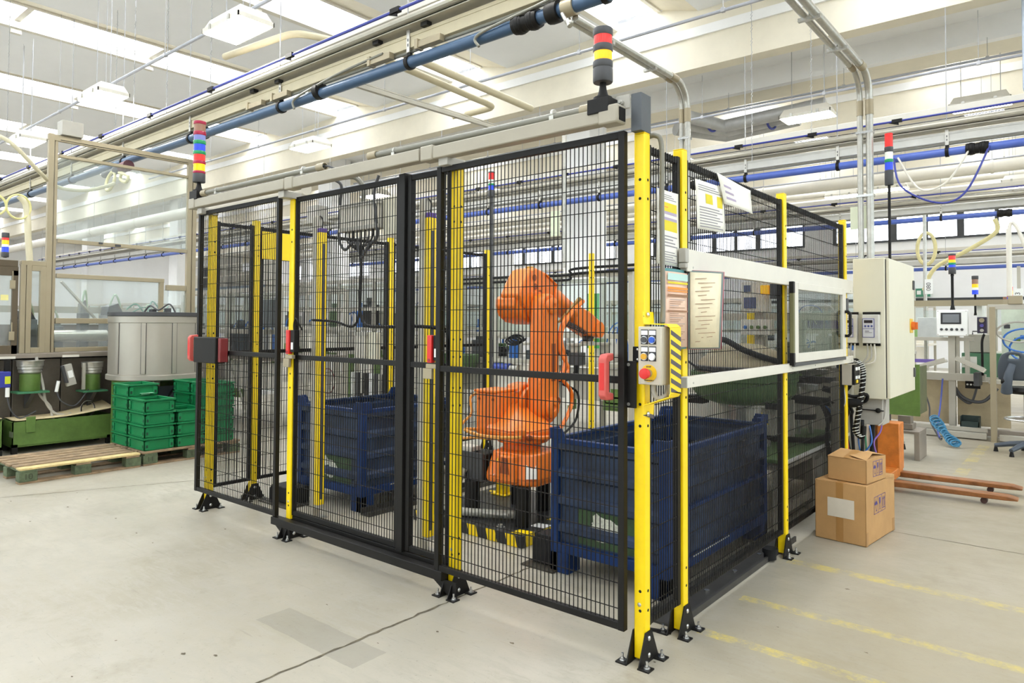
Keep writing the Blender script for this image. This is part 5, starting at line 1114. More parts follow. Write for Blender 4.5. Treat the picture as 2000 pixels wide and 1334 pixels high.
part('hose', B().tube(smooth_path([(-7.4, -.24, 2.74), (-7.4, -.18, 2.66), (-7.4, -.16, 2.5), (-7.4, -.15, 2.3), (-7.4, -.13, 2.05)]), .032, 10), HOS, bh)
part('hose_coil', B().tube([(-7.38, -.25 + .11 * cos(a), 2.62 + .13 * sin(a)) for a in [.3 + 2 * pi * 1.6 * i / 50 for i in range(51)]], .012, 6), mat('pale_yellow_hose', (222, 216, 150), .5), bh)
part('hose_coil', B().tube(smooth_path([(-7.38, -.52, 2.75), (-7.38, -.4, 2.7), (-7.38, -.36, 2.6), (-7.38, -.42, 2.52), (-7.38, -.5, 2.55)]), .012, 6), mat('pale_yellow_hose', (222, 216, 150), .5), bh)
one('air_wand', B().tube([(-6.5, 1.60, 1.0), (-6.5, 1.66, .98), (-6.5, 1.74, .8), (-6.48, 1.86, .42), (-6.46, 1.90, .30)], .014, 8).tube([(-6.46, 1.9, .3), (-6.35, 1.82, .3)], .016, 8), STL, 'bright flexible steel tube hanging beside the stacked crates behind the gate', 'tube')
# ================================================================== RIGHT SIDE: CABINET, BOXES, PALLET TRUCK, STATIONS BEYOND
ca = thing('electrical_cabinet', 'tall light grey electrical cabinet hung beside the last yellow post', 'cabinet', (.13, 3.8, .83))
part('cabinet_body', B().box(.03, .255, 3.30, 4.30, .828, 1.912), CAB, ca, bev=.006)
dr = part('cabinet_door', B().box(.262, .285, 3.31, 4.29, .835, 1.905), CAB, ca, bev=.004)
part('door_gasket', B().box(.254, .263, 3.315, 4.285, .84, 1.9), DGY, ca)
for z in (1.0, 1.75): part('door_hinge', B().box(.285, .295, 4.22, 4.275, z - .05, z + .03), DGY, dr, bev=.003)
rs = part('rotary_switch', B().box(.285, .29, 4.08, 4.2, 1.33, 1.45), mat('switch_yellow', (240, 196, 40), .4), dr, bev=.003)
part('switch_knob', B().cyl((.29, 4.14, 1.39), (.315, 4.14, 1.39), .035, n=16).box(.315, .335, 4.128, 4.152, 1.36, 1.42), mat('switch_orange', (236, 120, 40), .4), rs)
part('lower_box', B().box(.04, .22, 3.36, 3.6, .62, .826), GRYP, ca, bev=.005)
part('lower_box_clip', B().bar((.03, 3.35, .735), (.23, 3.35, .735), .008).sph((.06, 3.35, .72), .02).sph((.19, 3.35, .735), .02), BLK, ca)
def freq(label, x, ww=.115):
    t = thing('drive_controller', label, 'controller', (x + ww / 2, 3.27, 1.25), 'drive controllers on the cabinet side')
    part('housing', B().box(x, x + ww, 3.24, 3.298, 1.255, 1.475), mat('controller_grey', (206, 204, 196), .4), t, bev=.004)
    f = part('front_plate', B().box(x + .002, x + ww * .74, 3.236, 3.241, 1.30, 1.445), mat('plate_blue_violet', (74, 72, 140), .5, var=0), t, sm=0)
    part('panel_field', B().box(x + .006, x + ww * .74 - .004, 3.2345, 3.2365, 1.368, 1.441).box(x + .006, x + ww * .74 - .004, 3.2345, 3.2365, 1.304, 1.364), mat('plate_grey', (196, 196, 200), .5, var=0), f, sm=0)
    part('display', B().box(x + .014, x + ww * .74 - .012, 3.233, 3.235, 1.41, 1.432), mat('dark_display', (40, 30, 34), .2, var=0), f, sm=0)
    for k in range(3): part('key', B().box(x + .016 + k * .022, x + .030 + k * .022, 3.2325, 3.235, 1.378, 1.394), mat('key_blue', (80, 86, 140), .5, var=0), f, bev=.001)
    part('print_line', B().box(x + .02, x + .05, 3.2338, 3.2348, 1.345, 1.35).box(x + .02, x + .07, 3.2338, 3.2348, 1.335, 1.338), DGY, f, sm=0)
    for z in (1.478, 1.238): part('mounting_bar', B().box(x - .005, x + ww + .002, 3.28, 3.298, z - .003, z + .017), BLK, t, bev=.001)
    for k in range(3): part('plug_lead', B().tube(smooth_path([(x + .03 + k * .025, 3.26, 1.25), (x + .03 + k * .025, 3.26, 1.16 - .02 * k), (.10, 3.26, 1.08), (.115, 3.255, 1.0)]), .006, 6), WHT if k == 2 else GRYP, t)
    return t
freq('drive controller partly behind the inspection window handle', -.03, .10); freq('drive controller with display nearest the cabinet door edge', .108)
bxs = thing('switch_box', 'small grey switch box with white keys on the last yellow post', 'switch box', (.06, 3.08, .94))
part('housing', B().box(.01, .078, 3.04, 3.2, .942, 1.098), MATS['control_box_grey'], bxs, bev=.004); part('switch_face', B().box(.078, .098, 3.045, 3.195, .945, 1.096), BLK, bxs, bev=.003)
for k, (y, z) in enumerate(((3.08, 1.065), (3.15, 1.065), (3.08, 1.0), (3.15, 1.0), (3.1, .97))): part('key', B().box(.098, .106, y - .02, y + .02, z - .012, z + .012), WHITE if k < 4 else YEL, bxs, bev=.002)
sh = thing('spiral_hose', 'black spiral-wrapped cable bundle hanging on the cabinet side', 'cable bundle', (.1, 3.27, .5))
pp = smooth_path([(.03, 3.28, 1.12), (.07, 3.25, 1.11), (.105, 3.25, 1.06), (.11, 3.245, .98), (.095, 3.24, .84), (.075, 3.235, .7), (.06, 3.23, .58), (.1, 3.24, .54), (.11, 3.25, .62)], 8)
part('bundle', B().tube(pp, .021, 10), BLK, sh)
b = B()
for i in range(4, len(pp) - 8, 2): b.tube([pp[i] + V((-.022, -.006, -.006)), pp[i] + V((0, -.024, .002)), pp[i] + V((.022, -.006, .010))], .004, 5)
part('white_wrap', b, mat('white_cable_tape', (220, 220, 214), .5), sh, kind='stuff')
for k, (c, pts) in enumerate(((BLUH, [(.06, 3.3, .7), (.07, 3.26, .5), (.1, 3.25, .35), (.08, 3.25, .25)]), (BLUH, [(.14, 3.3, .62), (.16, 3.27, .5), (.11, 3.26, .4), (.14, 3.26, .28)]), (RUB, [(.09, 3.3, .66), (.1, 3.25, .45), (.07, 3.25, .22)]),
                            (RUB, [(.14, 3.4, .63), (.14, 3.38, .4), (.14, 3.36, .2)]), (mat('violet_cable', (130, 90, 170), .5), [(.2, 3.4, .82), (.21, 3.36, .6), (.17, 3.3, .5), (.19, 3.3, .38), (.16, 3.3, .3)]), (GRYP, [(.23, 3.42, .83), (.23, 3.38, .68), (.19, 3.35, .62)]),
                            (mat('green_cable', (60, 130, 90), .5), [(.1, 3.3, .6), (.12, 3.28, .44), (.1, 3.27, .3)]), (RUB, [(-.02, 3.2, .86), (.05, 3.24, .84), (.13, 3.26, .86), (.1, 3.3, .8), (-.05, 3.3, .8)]), (STL, [(.0, 3.1, .94), (-.06, 3.08, .86), (-.08, 3.08, .78), (-.03, 3.08, .74), (.02, 3.08, .8), (.01, 3.1, .92)]))):
    one('hanging_cable', B().tube(smooth_path(pts), (.006, .006, .012, .018, .006, .008, .007, .014, .004)[k], 7), c, ['blue hose dangling by the last yellow post', 'curly blue hose below the cabinet', 'black cable dropping behind the cardboard boxes', 'thick black cable from the box below the cabinet', 'violet cable below the cabinet corner',
         'grey cable looping under the cabinet door', 'green cable in the bundle under the cabinet', 'black corrugated hose curving around the last yellow post', 'thin steel loop hanging from the switch box'][k], 'cable')
stack_light('tall thin black pole stack light rising behind the cabinet', .165, 3.95, 1.92, 3.02, [('red', .105), ('body', .04), ('clear', .055), ('rg', .025), ('blue', .06), ('body', .115)], .034, flare=False)

# cardboard boxes
BOXM = mat('cardboard_box', (186, 144, 92), .8, var=.07, scale=6, bump=.05); TAPE = mat('brown_parcel_tape', (168, 124, 70), .35, var=.04); PRT = mat('violet_box_print', (78, 66, 128), .7, var=0)
def icons(par, x, y0, y1, z0, z1, n):
    """handling marks printed on a +x face"""
    def q(b, pts): b.add([(x, a, c) for a, c in pts], [tuple(range(len(pts)))])
    b = B(); t = .003
    for a in (z0, z1 - t): b.box(x - .0005, x, y0, y1, a, a + t)
    for i in range(n + 1): y = y0 + (y1 - y0 - t) * i / n; b.box(x - .0005, x, y, y + t, z0, z1)
    wd = (y1 - y0) / n; h = z1 - z0
    def at(i, u, v): return (y0 + wd * (i + u), z0 + h * v)
    q(b, [at(0, .5 + .36 * cos(a), .52 + .22 * sin(a)) for a in [pi * k / 10 for k in range(11)]])               # umbrella
    q(b, [at(0, .47, .14), at(0, .53, .14), at(0, .53, .85), at(0, .47, .85)]); q(b, [at(0, .53, .14), at(0, .7, .14), at(0, .7, .26), at(0, .65, .26), at(0, .65, .19), at(0, .53, .19)])
    q(b, [at(1, .3, .86), at(1, .32, .55), at(1, .45, .45), at(1, .46, .2), at(1, .32, .15), at(1, .68, .15), at(1, .54, .2), at(1, .55, .45), at(1, .68, .55), at(1, .7, .86)][::-1])   # glass
    for u in (.3, .7):
        q(b, [at(2, u - .06, .25), at(2, u + .06, .25), at(2, u + .06, .66), at(2, u + .15, .66), at(2, u, .86), at(2, u - .15, .66), at(2, u - .06, .66)])
    q(b, [at(2, .12, .14), at(2, .88, .14), at(2, .88, .19), at(2, .12, .19)])
    return part('handling_marks', b, PRT, par, sm=0, kind='stuff')
def carton(label, loc, rz, w_, d, h, small):
    t = thing('cardboard_box', label, 'box', loc, 'cardboard boxes', local=True, rz=rz)
    th = .006
    part('carton_wall', B().box(-w_, 0, 0, th, 0, h).box(-w_, 0, d - th, d, 0, h).box(-w_, -w_ + th, 0, d, 0, h).box(-th, 0, 0, d, 0, h).box(-w_, 0, 0, d, 0, th), BOXM, t, bev=.002)
    m = -w_ / 2
    if not small:
        part('flap', B().box(-w_, 0, 0, d / 2 - .002, h, h + .004), BOXM, t); part('flap', B().box(-w_, 0, d / 2 + .002, d, h, h + .004), BOXM, t)
        part('tape_strip', B().box(m - .025, m + .02, -.0012, 0, 0, h + .004).box(m - .025, m + .02, 0, .1, h + .004, h + .005), TAPE, t, sm=0)
        part('address_label', B().box(-.235, -.07, -.0022, -.0012, .155, .275), mat('address_label_grey', (214, 204, 186), .6, var=.05), t, sm=0)
        for y in (.0, d - .05): part('corner_tape', B().box(0, .0012, y, y + .04, 0, .085), TAPE, t, sm=0)
        icons(t, .0016, .145, .36, .175, .285, 3)
    else:
        part('flap', B().add([(-w_, -.004, h), (0, -.004, h - .002), (-.02, d / 2, h + .028), (-w_ + .02, d / 2, h + .034)], [(0, 1, 2, 3)]), BOXM, t, sm=0)
        part('flap', B().add([(-w_, d, h), (0, d, h), (-.02, d / 2, h + .024), (-w_ + .02, d / 2, h + .03)], [(3, 2, 1, 0)]), BOXM, t, sm=0)
        part('flap', B().add([(0, .0, h), (0, d, h), (-.11, d - .02, h + .016), (-.11, .02, h + .018)], [(0, 1, 2, 3)]), BOXM, t, sm=0)
        part('tape_strip', B().add([(m - .022, -.0045, h + .001), (m + .022, -.0045, h + .0005), (m + .022, d / 2, h + .0325), (m - .022, d / 2, h + .0335)], [(0, 1, 2, 3)]), TAPE, t, sm=0)
        icons(t, .0016, .10, .25, .035, .135, 3)
    return t
RZ = -.10
carton('large cardboard box with blank white label standing on the floor', (.357, 2.205, .002), RZ, .315, .55, .372, False)
carton('smaller cardboard box with loosely folded flaps on top of the large box', (.350, 2.255, .381), RZ - .06, .245, .31, .152, True)

# pallet truck with wooden-coloured worn forks
ORT = mat('worn_orange_enamel', (214, 126, 48), .5, .1, var=.18, scale=9, bump=.1); FRK = mat('worn_brown_fork', (150, 96, 52), .45, .2, var=.3, scale=8, bump=.1)
pj = thing('pallet_truck', 'orange pallet truck with two worn forks beyond the cardboard boxes', 'pallet truck', (.2, 4.4, 0))
part('mast_housing', B().box(-.03, .145, 4.36, 4.56, .10, .52), ORT, pj, bev=.006); part('mast_side', B().box(-.10, -.03, 4.40, 4.54, .06, .52), FRK, pj, bev=.006)
part('pump_block', B().box(-.05, .08, 4.42, 4.55, .03, .12), DGY, pj)
for y in (3.96, 4.42):
    f = part('fork', B().prism([(.12, .085), (.95, .085), (1.02, .07), (1.02, .055), (.93, .05), (.12, .04)], 'y', y, y + .11), FRK, pj, bev=.006)
    part('fork_roller', B().cyl((.80, y + .03, .024), (.80, y + .08, .024), .024, n=14), mat('dark_roller', (70, 44, 38), .5), f)
part('fork_yoke', B().box(.03, .14, 3.94, 4.55, .05, .13), ORT, pj, bev=.006)
for y in (4.43, 4.53): part('steer_wheel', B().cyl((.0, y - .03, .06), (.0, y + .01, .06), .058, n=20), RUB, pj)

# station row beyond
st = thing('operator_station', 'aluminium operator station with white touch panel, stack light and two tilted trays', 'workstation', (.1, 7.8, 0))
def ap(p, q, w_=.06, h=None, par=None, nm='frame_profile', m=None): return part(nm, B().bar(p, q, w_, h), m or ALU, par or st, bev=.003)
ap((.11, 7.82, .12), (.11, 7.82, 1.3), .075); ap((.17, 7.84, .7), (.17, 7.84, 1.28), .04); ap((-.25, 7.8, .745), (.47, 7.8, .745), .06, .09); ap((.27, 7.86, .75), (.27, 7.86, 1.2), .05); ap((-.40, 7.86, .72), (-.40, 7.86, 1.22), .07)
ap((-.40, 7.86, 1.22), (.35, 7.86, 1.22), .045); ap((-.7, 7.6, .05), (.49, 7.6, .05), .07); ap((-.7, 7.68, .11), (.49, 7.68, .11), .05)
for s, pts in ((-1, ((-.36, 7.5, .80), (.09, 7.5, .955))), (1, ((.20, 7.5, .985), (.49, 7.5, .845)))):
    t = part('tilted_tray', B().bar(pts[0], pts[1], .20, .035), WHT, st, bev=.004); part('tray_lip', B().bar((pts[0][0], 7.395, pts[0][2] + .02), (pts[1][0], 7.395, pts[1][2] + .02), .012, .05), ALU, t)
for x in (-.33, .40): part('tray_arm', B().box(x - .03, x + .03, 7.5, 7.8, .66, .82), DGY, st, bev=.003)
hm = part('touch_panel', B().box(-.035, .30, 7.66, 7.76, 1.262, 1.59), WHITE, st, bev=.012)
part('screen_bezel', B().box(.012, .232, 7.653, 7.661, 1.412, 1.555), mat('bezel_black', (44, 44, 48), .3, var=0), hm, bev=.004)
part('screen', B().box(.034, .212, 7.6515, 7.6535, 1.432, 1.536), mat('screen_grey', (120, 124, 128), .15, var=0), hm, sm=0)
for k in range(5): part('panel_button', B().cyl((.02 + k * .055, 7.66, 1.345), (.02 + k * .055, 7.648, 1.345), .016, n=14), DGY, hm)
for x in (-.018, .284):
    for z in (1.28, 1.575): part('panel_screw', B().cyl((x, 7.66, z), (x, 7.657, z), .006, n=8), GRYP, hm)
part('light_pole', B().cyl((.135, 7.72, 1.59), (.135, 7.72, 2.02), .016, n=10).lathe([(.03, 1.59), (.016, 1.66)], (.135, 7.72, 0), 12), BLK, st)
stack_light('red, amber and lime stack light above the white touch panel', .135, 7.72, 2.02, 2.30, [('cap', .08), ('red', .19), ('amber', .12), ('rg', .10), ('blue', .12), ('body', .3)], .042, flare=False)
for x, nm in ((-.36, 'a'), (.30, 'b')):
    pass
for lb, x in (('dark push-button pendant beside the cabinet door', -.415), ('dark push-button pendant on the upright beside the office chair', .44)):
    t = thing('button_pendant', lb, 'pendant switch', (x, 7.76, 1.28), 'dark push-button pendants')
    part('pendant_body', B().box(x - .05, x + .05, 7.72, 7.82, 1.30, 1.50), mat('violet_black_plastic', (52, 44, 66), .45), t, bev=.008)
    for z, m in ((1.46, BGE), (1.395, mat('violet_button', (86, 80, 160), .4)), (1.335, GRYP)): part('button', B().cyl((x, 7.72, z), (x, 7.70, z), .028 if z > 1.4 else .02, n=14), m, t)
    part('lead', B().tube(smooth_path([(x + .02, 7.74, 1.285), (x, 7.72, 1.2), (x + .0, 7.72, 1.0), (x, 7.74, .78)]), .014, 8), BLK, t)
for k, (lb, pts, r, m) in enumerate((('dark cable looping to the floor under the operator station', [(-.25, 7.7, .72), (-.12, 7.6, .4), (-.1, 7.55, .2), (.05, 7.2, .03), (.1, 7.0, .06)], .010, DGY),
                                   ('blue cable hanging straight down below the operator station', [(.02, 7.7, .72), (.0, 7.65, .4), (.0, 7.4, .14), (.08, 7.0, .07)], .010, mat('blue_violet_cable', (80, 92, 170), .4)))):
    one('floor_cable', B().tube(smooth_path(pts), r, 7), m, lb, 'cable')
# coiled blue hose
hp = []
for i in range(241):
    a = i * .52; u = i / 240; c = V((.02 + .26 * u, 7.02 - .28 * u, .24 * (1 - u) ** 1.4 + .055)); r = .045 + .012 * sin(u * 9)
    hp.append((c.x + r * cos(a), c.y + .02 * sin(a * .5) + r * .6 * sin(a), c.z + r * .6 * sin(a)))
one('coiled_hose', B().tube(hp, .0085, 6), mat('teal_blue_hose', (48, 116, 150), .35), 'coiled teal blue air hose lying on the floor below the operator station', 'hose')
# machine bed behind the station
mb = thing('machine_bed', 'long beige panelled machine bed behind the operator station', 'machine', (.6, 8.2, 0))
PNL = mat('beige_panel_worn', (176, 160, 128), .45, .1, var=.14, scale=3)
part('front_panel', B().box(-.9, .10, 8.0, 8.03, .12, .68), PNL, mb, bev=.003); part('front_panel', B().box(.14, .70, 8.0, 8.03, .12, .68), PNL, mb, bev=.003); part('front_panel', B().box(1.0, 2.4, 8.0, 8.03, .12, .68), PNL, mb, bev=.003)
part('bed_top', B().box(-.9, 2.4, 7.98, 9.0, .69, .74), ALU, mb, bev=.003); part('bed_rail', B().box(-.9, 2.4, 7.9, 8.0, .02, .10), SKIRT, mb, bev=.003)
part('green_module', B().box(.18, .60, 8.1, 8.5, .74, 1.04), mat('muted_green', (84, 128, 96), .5), mb, bev=.004); part('beige_module', B().box(.2, .48, 8.15, 8.5, 1.05, 1.28), MACH, mb, bev=.004)
part('module_handle', B().tube([(.3, 8.13, 1.28), (.3, 8.13, 1.32), (.42, 8.13, 1.32), (.42, 8.13, 1.28)], .008), DGY, mb)
part('violet_rail', B().box(-.42, -.12, 8.05, 8.1, .90, .945), mat('violet_plastic', (120, 100, 180), .5), mb); part('terminal_strip', B().box(.24, .40, 7.88, 7.92, .60, .69), BLK, mb)
for k in range(4): part('socket', B().cyl((.265 + k * .037, 7.88, .65), (.265 + k * .037, 7.874, .65), .012, n=10), WHITE, mb)
part('under_cables', B().tube(smooth_path([(.12, 7.9, .62), (.2, 7.86, .5), (.32, 7.86, .44), (.45, 7.86, .46), (.58, 7.86, .62)]), .02, 7).tube(smooth_path([(.1, 7.9, .58), (.2, 7.88, .46), (.3, 7.88, .42), (.36, 7.88, .6)]), .014, 7), DGY, mb)
part('paper_tag', B().box(.20, .36, 7.96, 7.965, .86, 1.0), PAP, mb, sm=0); text(mb, 'C.O.D. 2', .035, (.28, 7.958, .90), (pi / 2, 0, 0), BLK)
part('upright', B().box(-.62, -.55, 8.3, 8.37, .74, 1.75), ALU, mb); part('upright', B().box(.62, .69, 8.2, 8.27, .74, 1.72), BGE, mb, bev=.004); part('top_beam', B().box(-.9, .7, 8.5, 8.58, 1.66, 1.74), BGE, mb); part('pale_guard', B().box(-.3, .1, 8.5, 8.52, 1.2, 1.6), GLH, mb, sm=0)
part('pale_guard', B().box(.3, .36, 8.6, 9.0, .75, 1.7), mat('guard_white', (224, 226, 220), .4), mb); part('grey_unit', B().box(-.32, -.06, 8.1, 8.4, 1.22, 1.5), mat('pale_unit', (196, 200, 196), .4), mb, bev=.006)
part('green_unit', B().box(-.5, -.3, 8.3, 8.6, 1.2, 1.42), mat('light_green_unit', (150, 190, 120), .5), mb, bev=.004)
one('parts_bin', B().box(.20, .40, 7.72, 7.9, .10, .125).box(.20, .21, 7.72, 7.9, .1, .26).box(.39, .40, 7.72, 7.9, .1, .25).box(.2, .4, 7.89, 7.9, .1, .26).box(.2, .4, 7.72, 7.73, .1, .2), mat('dark_green_black_plastic', (44, 58, 54), .5), 'dark open parts bin on the foot rail of the machine bed', 'bin', sm=0)
# right hand enclosure
en = thing('wire_enclosure', 'aluminium enclosure with coiled blue hoses beside the office chair', 'machine', (1.2, 7.7, 0))
ap((.565, 7.55, .0), (.565, 7.55, 1.62), .09, .06, en, m=BGE); ap((.52, 7.55, 1.62), (2.2, 7.55, 1.62), .06, .06, en); ap((.52, 7.56, .72), (2.2, 7.56, .72), .06, .05, en); ap((.615, 7.6, .05), (2.2, 7.6, .05), .07, None, en); ap((2.1, 7.55, .0), (2.1, 7.55, 1.6), .06, None, en)
part('back_board', B().box(.62, 2.2, 7.95, 7.97, .75, 1.6), mat('pale_green_board', (206, 216, 196), .5), en)
for k in range(3):
    part('hose_loop', B().tube([(.82 + .22 * cos(a) + .06 * k, 7.6 + .02 * k, 1.32 - .10 * k + (.12 + .02 * k) * sin(a)) for a in [2 * pi * i / 28 for i in range(29)]], .012, 6), (GRYP, BLUH, BLUH)[k], en)
rn2 = random.Random(3)
for k in range(14): x = rn2.uniform(.65, 1.1); z = rn2.uniform(.9, 1.45); part('valve_module', B().box(x, x + .06, 7.8, 7.86, z, z + .05), (GRN, BLUH, STL, DGY)[k % 4], en, bev=.003)
part('top_cap', B().box(.72, .86, 7.5, 7.62, 1.65, 1.75), BGE, en, bev=.005)
one('white_post', B().cyl((.735, 7.56, 1.75), (.735, 7.56, 2.55), .028, n=12).tube(smooth_path([(.735, 7.56, 2.5), (.76, 7.56, 2.62), (.82, 7.56, 2.55), (.9, 7.56, 2.3)]), .02, 8), WHT, 'white conduit post rising above the wire enclosure', 'post')
# chair
ch = thing('office_chair', 'dark blue grey office chair seen from behind at the station', 'chair', (.82, 6.6, 0))
CHM = mat('blue_grey_shell', (70, 78, 88), .5, var=.06)
bk = []
b = B(); n = 10
for j in range(9):
    v = j / 8; w_ = .155 * (1 - .35 * v ** 3) * (1 + .25 * v * (1 - v))
    for i in range(n + 1): u = i / n * 2 - 1; b.v.append((.835 + u * w_, 6.60 + .06 * u * u - .10 * v, .80 + .32 * v - .03 * abs(u) ** 3 * (v > .9)))
b.f = [(j * (n + 1) + i, j * (n + 1) + i + 1, (j + 1) * (n + 1) + i + 1, (j + 1) * (n + 1) + i) for j in range(8) for i in range(n) if not (j == 6 and 3 <= i <= 6)]; b.m = [0] * len(b.f)
o = part('backrest', b, CHM, ch, sm=60); md = o.modifiers.new('t', 'SOLIDIFY'); md.thickness = .028; md = o.modifiers.new('s', 'SUBSURF'); md.levels = md.render_levels = 1
part('back_arm', B().tube([(.82, 6.56, .98), (.79, 6.53, .88), (.77, 6.54, .76), (.765, 6.58, .68)], [.035, .04, .048, .055], 12), CHM, ch); part('arm_knob', B().cyl((.72, 6.53, .80), (.78, 6.53, .80), .03, n=12), BLK, ch)
part('seat', B().lathe([(.0, .66), (.19, .66), (.22, .69), (.2, .73), (0, .735)], (.93, 6.78, 0), 24), BLK, ch)
part('gas_column', B().cyl((.93, 6.78, .08), (.93, 6.78, .66), .03, n=14), BLK, ch)
part('foot_ring', B().tube([(.93 + .2 * cos(a), 6.78 + .2 * sin(a), .38) for a in [2 * pi * i / 28 for i in range(29)]], .013, 8), CHR, ch); part('ring_spoke', B().bar((.75, 6.78, .38), (1.1, 6.78, .38), .014), CHR, ch)
for k in range(5):
    a = 2 * pi * k / 5 + .5; l = part('base_leg', B().tube([(.93, 6.78, .12), (.93 + .15 * cos(a), 6.78 + .15 * sin(a), .10), (.93 + .3 * cos(a), 6.78 + .3 * sin(a), .065)], [.035, .03, .022], 8), CHM, ch)
    part('glide', B().cyl((.93 + .29 * cos(a), 6.78 + .29 * sin(a), 0), (.93 + .29 * cos(a), 6.78 + .29 * sin(a), .055), .024, .014, n=12), BLK, l)
sf = thing('stool_foot', 'grey stool leg with black glide showing past the pallet truck', 'stool', (-.2, 6.3, 0))
part('leg', B().tube([(-.5, 6.5, .14), (-.3, 6.36, .11), (-.17, 6.28, .07)], [.03, .026, .022], 8), GRYP, sf); part('glide', B().cyl((-.17, 6.28, 0), (-.17, 6.28, .06), .025, .014, n=12), BLK, sf); part('column', B().cyl((-.5, 6.5, .05), (-.5, 6.5, .5), .03), BLK, sf)
# green machine foot between the cabinet and the station
gn = thing('green_guard', 'worn green steel guard plate hanging behind the cabinet', 'guard', (.05, 5.4, .5))
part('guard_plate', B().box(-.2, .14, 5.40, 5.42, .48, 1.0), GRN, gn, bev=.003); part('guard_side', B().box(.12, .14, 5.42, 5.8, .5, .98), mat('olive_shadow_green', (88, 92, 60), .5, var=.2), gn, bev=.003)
part('guard_post', B().box(-.22, -.14, 5.42, 5.5, 0, 1.0), DGY, gn)
one('grey_box', B().box(-.14, .02, 5.7, 5.9, .30, .36).box(-.12, -.0, 5.72, 5.88, .36, .44), SKIRT, 'small grey steel box under the green guard', 'box', bev=.004); 
one('box_shelf', B().box(-.5, .1, 5.6, 6.0, .27, .298).box(-.5, -.45, 5.6, 6.0, 0, .27).box(.05, .1, 5.6, 6.0, 0, .27), SKIRT, 'low steel shelf under the green guard', 'shelf', bev=.003)
# far signs, slim stack lights and conduits
board('080', 'number board 080 on the far conduit', -.31, 8.95, 1.845, .10, .215)
board('133', 'number board 133 on the far side at the frame edge', .73, 8.95, 1.68, .10, .215)
one('grey_conduit', B().cyl((-.36, 8.98, .74), (-.36, 8.98, 3.0), .024, n=10), STL, 'grey conduit carrying number board 080', 'conduit')
one('board_post', B().box(.72, .76, 8.97, 9.0, .74, 2.2), ALU, 'slim post carrying number board 133', 'post')
ex = thing('exit_sign', 'small green exit sign with white pictograms on the far wall', 'sign', (-2.87, 23.94, 2.35))
part('sign_plate', B().box(-3.2, -2.55, 23.88, 24.0, 2.35, 2.62), mat('exit_green', (70, 140, 110), .5), ex)
for i in range(3): part('pictogram', B().box(-3.1 + i * .18, -2.98 + i * .18, 23.87, 23.88, 2.42, 2.55), WHITE, ex, sm=0)
for lb, x, y, z0_, z1_, sg, r in (('slim amber and blue stack light on a thin mast past the touch panel', .14, 10, 1.55, 2.15, [('body', .09), ('smoke', .12), ('amber', .09), ('clear', .06), ('blue', .11)], .045),
                                 ('slim red and amber stack light near board 133', .57, 10, 1.4, 1.97, [('red', .1), ('amber', .1), ('red', .06), ('blue', .1)], .04), ('small brown stack light near board 133', .50, 10.2, 1.4, 1.83, [('smoke', .2), ('amber', .15), ('blue', .1)], .035)):
    stack_light(lb, x, y, z0_, z1_, sg, r, flare=False)
hh = thing('cable_loom', 'cream cable loom looped below the far air pipe', 'cable', (-.5, 13.6, 2.2))
part('loom', B().tube(smooth_path([(.1, 13.6, 3.45), (.12, 13.6, 3.2), (-.3, 13.6, 2.9), (-.9, 13.6, 2.55), (-1.1, 13.6, 2.1)]), .04, 8), mat('cream_hose', (214, 204, 150)), hh); part('loop', B().tube([(-1.05 + .16 * cos(a), 13.6, 2.95 + .32 * sin(a)) for a in [2 * pi * i / 24 for i in range(25)]], .035, 7), MATS['cream_hose'], hh)
for k, pts in enumerate(([(-.5, 7.65, 3.6), (-.4, 7.6, 3.2), (.0, 7.6, 2.95), (.3, 7.6, 3.05), (.55, 7.65, 3.6)], [(-.45, 7.65, 3.6), (-.2, 7.6, 3.15), (.1, 7.6, 3.2), (.35, 7.65, 3.6)])):
    one('drooping_cable', B().tube(smooth_path(pts), .013, 7), (mat('blue_cable', (58, 66, 150)), WHT)[k], ('blue cable drooping below the air pipe beyond the cabinet', 'white cable drooping below the air pipe beyond the cabinet')[k], 'cable')
# ================================================================== MACHINES BEHIND THE CELL AND DOWN THE HALL
# feeder table at the side of the cell, behind the bin
ft = thing('feeder_table', 'aluminium table with green top carrying the bowl feeders behind the side fence', 'table', (-.55, 3.1, 0))
def af(par, p, q, w_=.05, h=None, m=None, nm='frame_profile'): return part(nm, B().bar(p, q, w_, h), m or ALU, par, bev=.003)
for x in (-1.05, -.20):
    for y in (2.25, 2.95, 3.75): af(ft, (x, y, 0), (x, y, .44), .06)
for z in (.12, .42): af(ft, (-.20, 2.25, z), (-.20, 3.75, z), .05, .06); af(ft, (-1.05, 2.25, z), (-1.05, 3.75, z), .05); 
for y in (2.25, 3.75): af(ft, (-1.05, y, .42), (-.20, y, .42), .05)
part('table_top', B().box(-1.12, -.14, 2.2, 3.85, .45, .475), DGR, ft, bev=.003)
part('edge_band', B().box(-.14, -.135, 2.2, 3.85, .45, .475), WHITE, ft, sm=0)
for k, (x, y, w_, d, h, m) in enumerate(((-.9, 2.6, .3, .3, .2, DGY), (-.5, 3.2, .24, .3, .16, GRYP), (-.8, 3.5, .2, .2, .22, BLK))): part('stored_box', B().box(x, x + w_, y, y + d, .15, .15 + h), m, ft, bev=.004)
bf = thing('bowl_feeder', 'large dark green bowl feeder above the bin behind the side mesh', 'feeder', (-.62, 2.72, .475), 'bowl feeders behind the side fence')
part('drive_column', B().lathe([(.2, .475), (.2, .50), (.155, .51), (.155, .76), (.19, .77), (.19, .79)], (-.62, 2.72, 0), 28), STL, bf)
part('bowl', B().lathe([(.0, .79), (.22, .79), (.34, .83), (.38, .88), (.385, .96), (.40, .97), (.40, 1.03), (.385, 1.03), (.37, .98), (.30, .87), (0, .85)], (-.62, 2.72, 0), 40), DGR, bf)
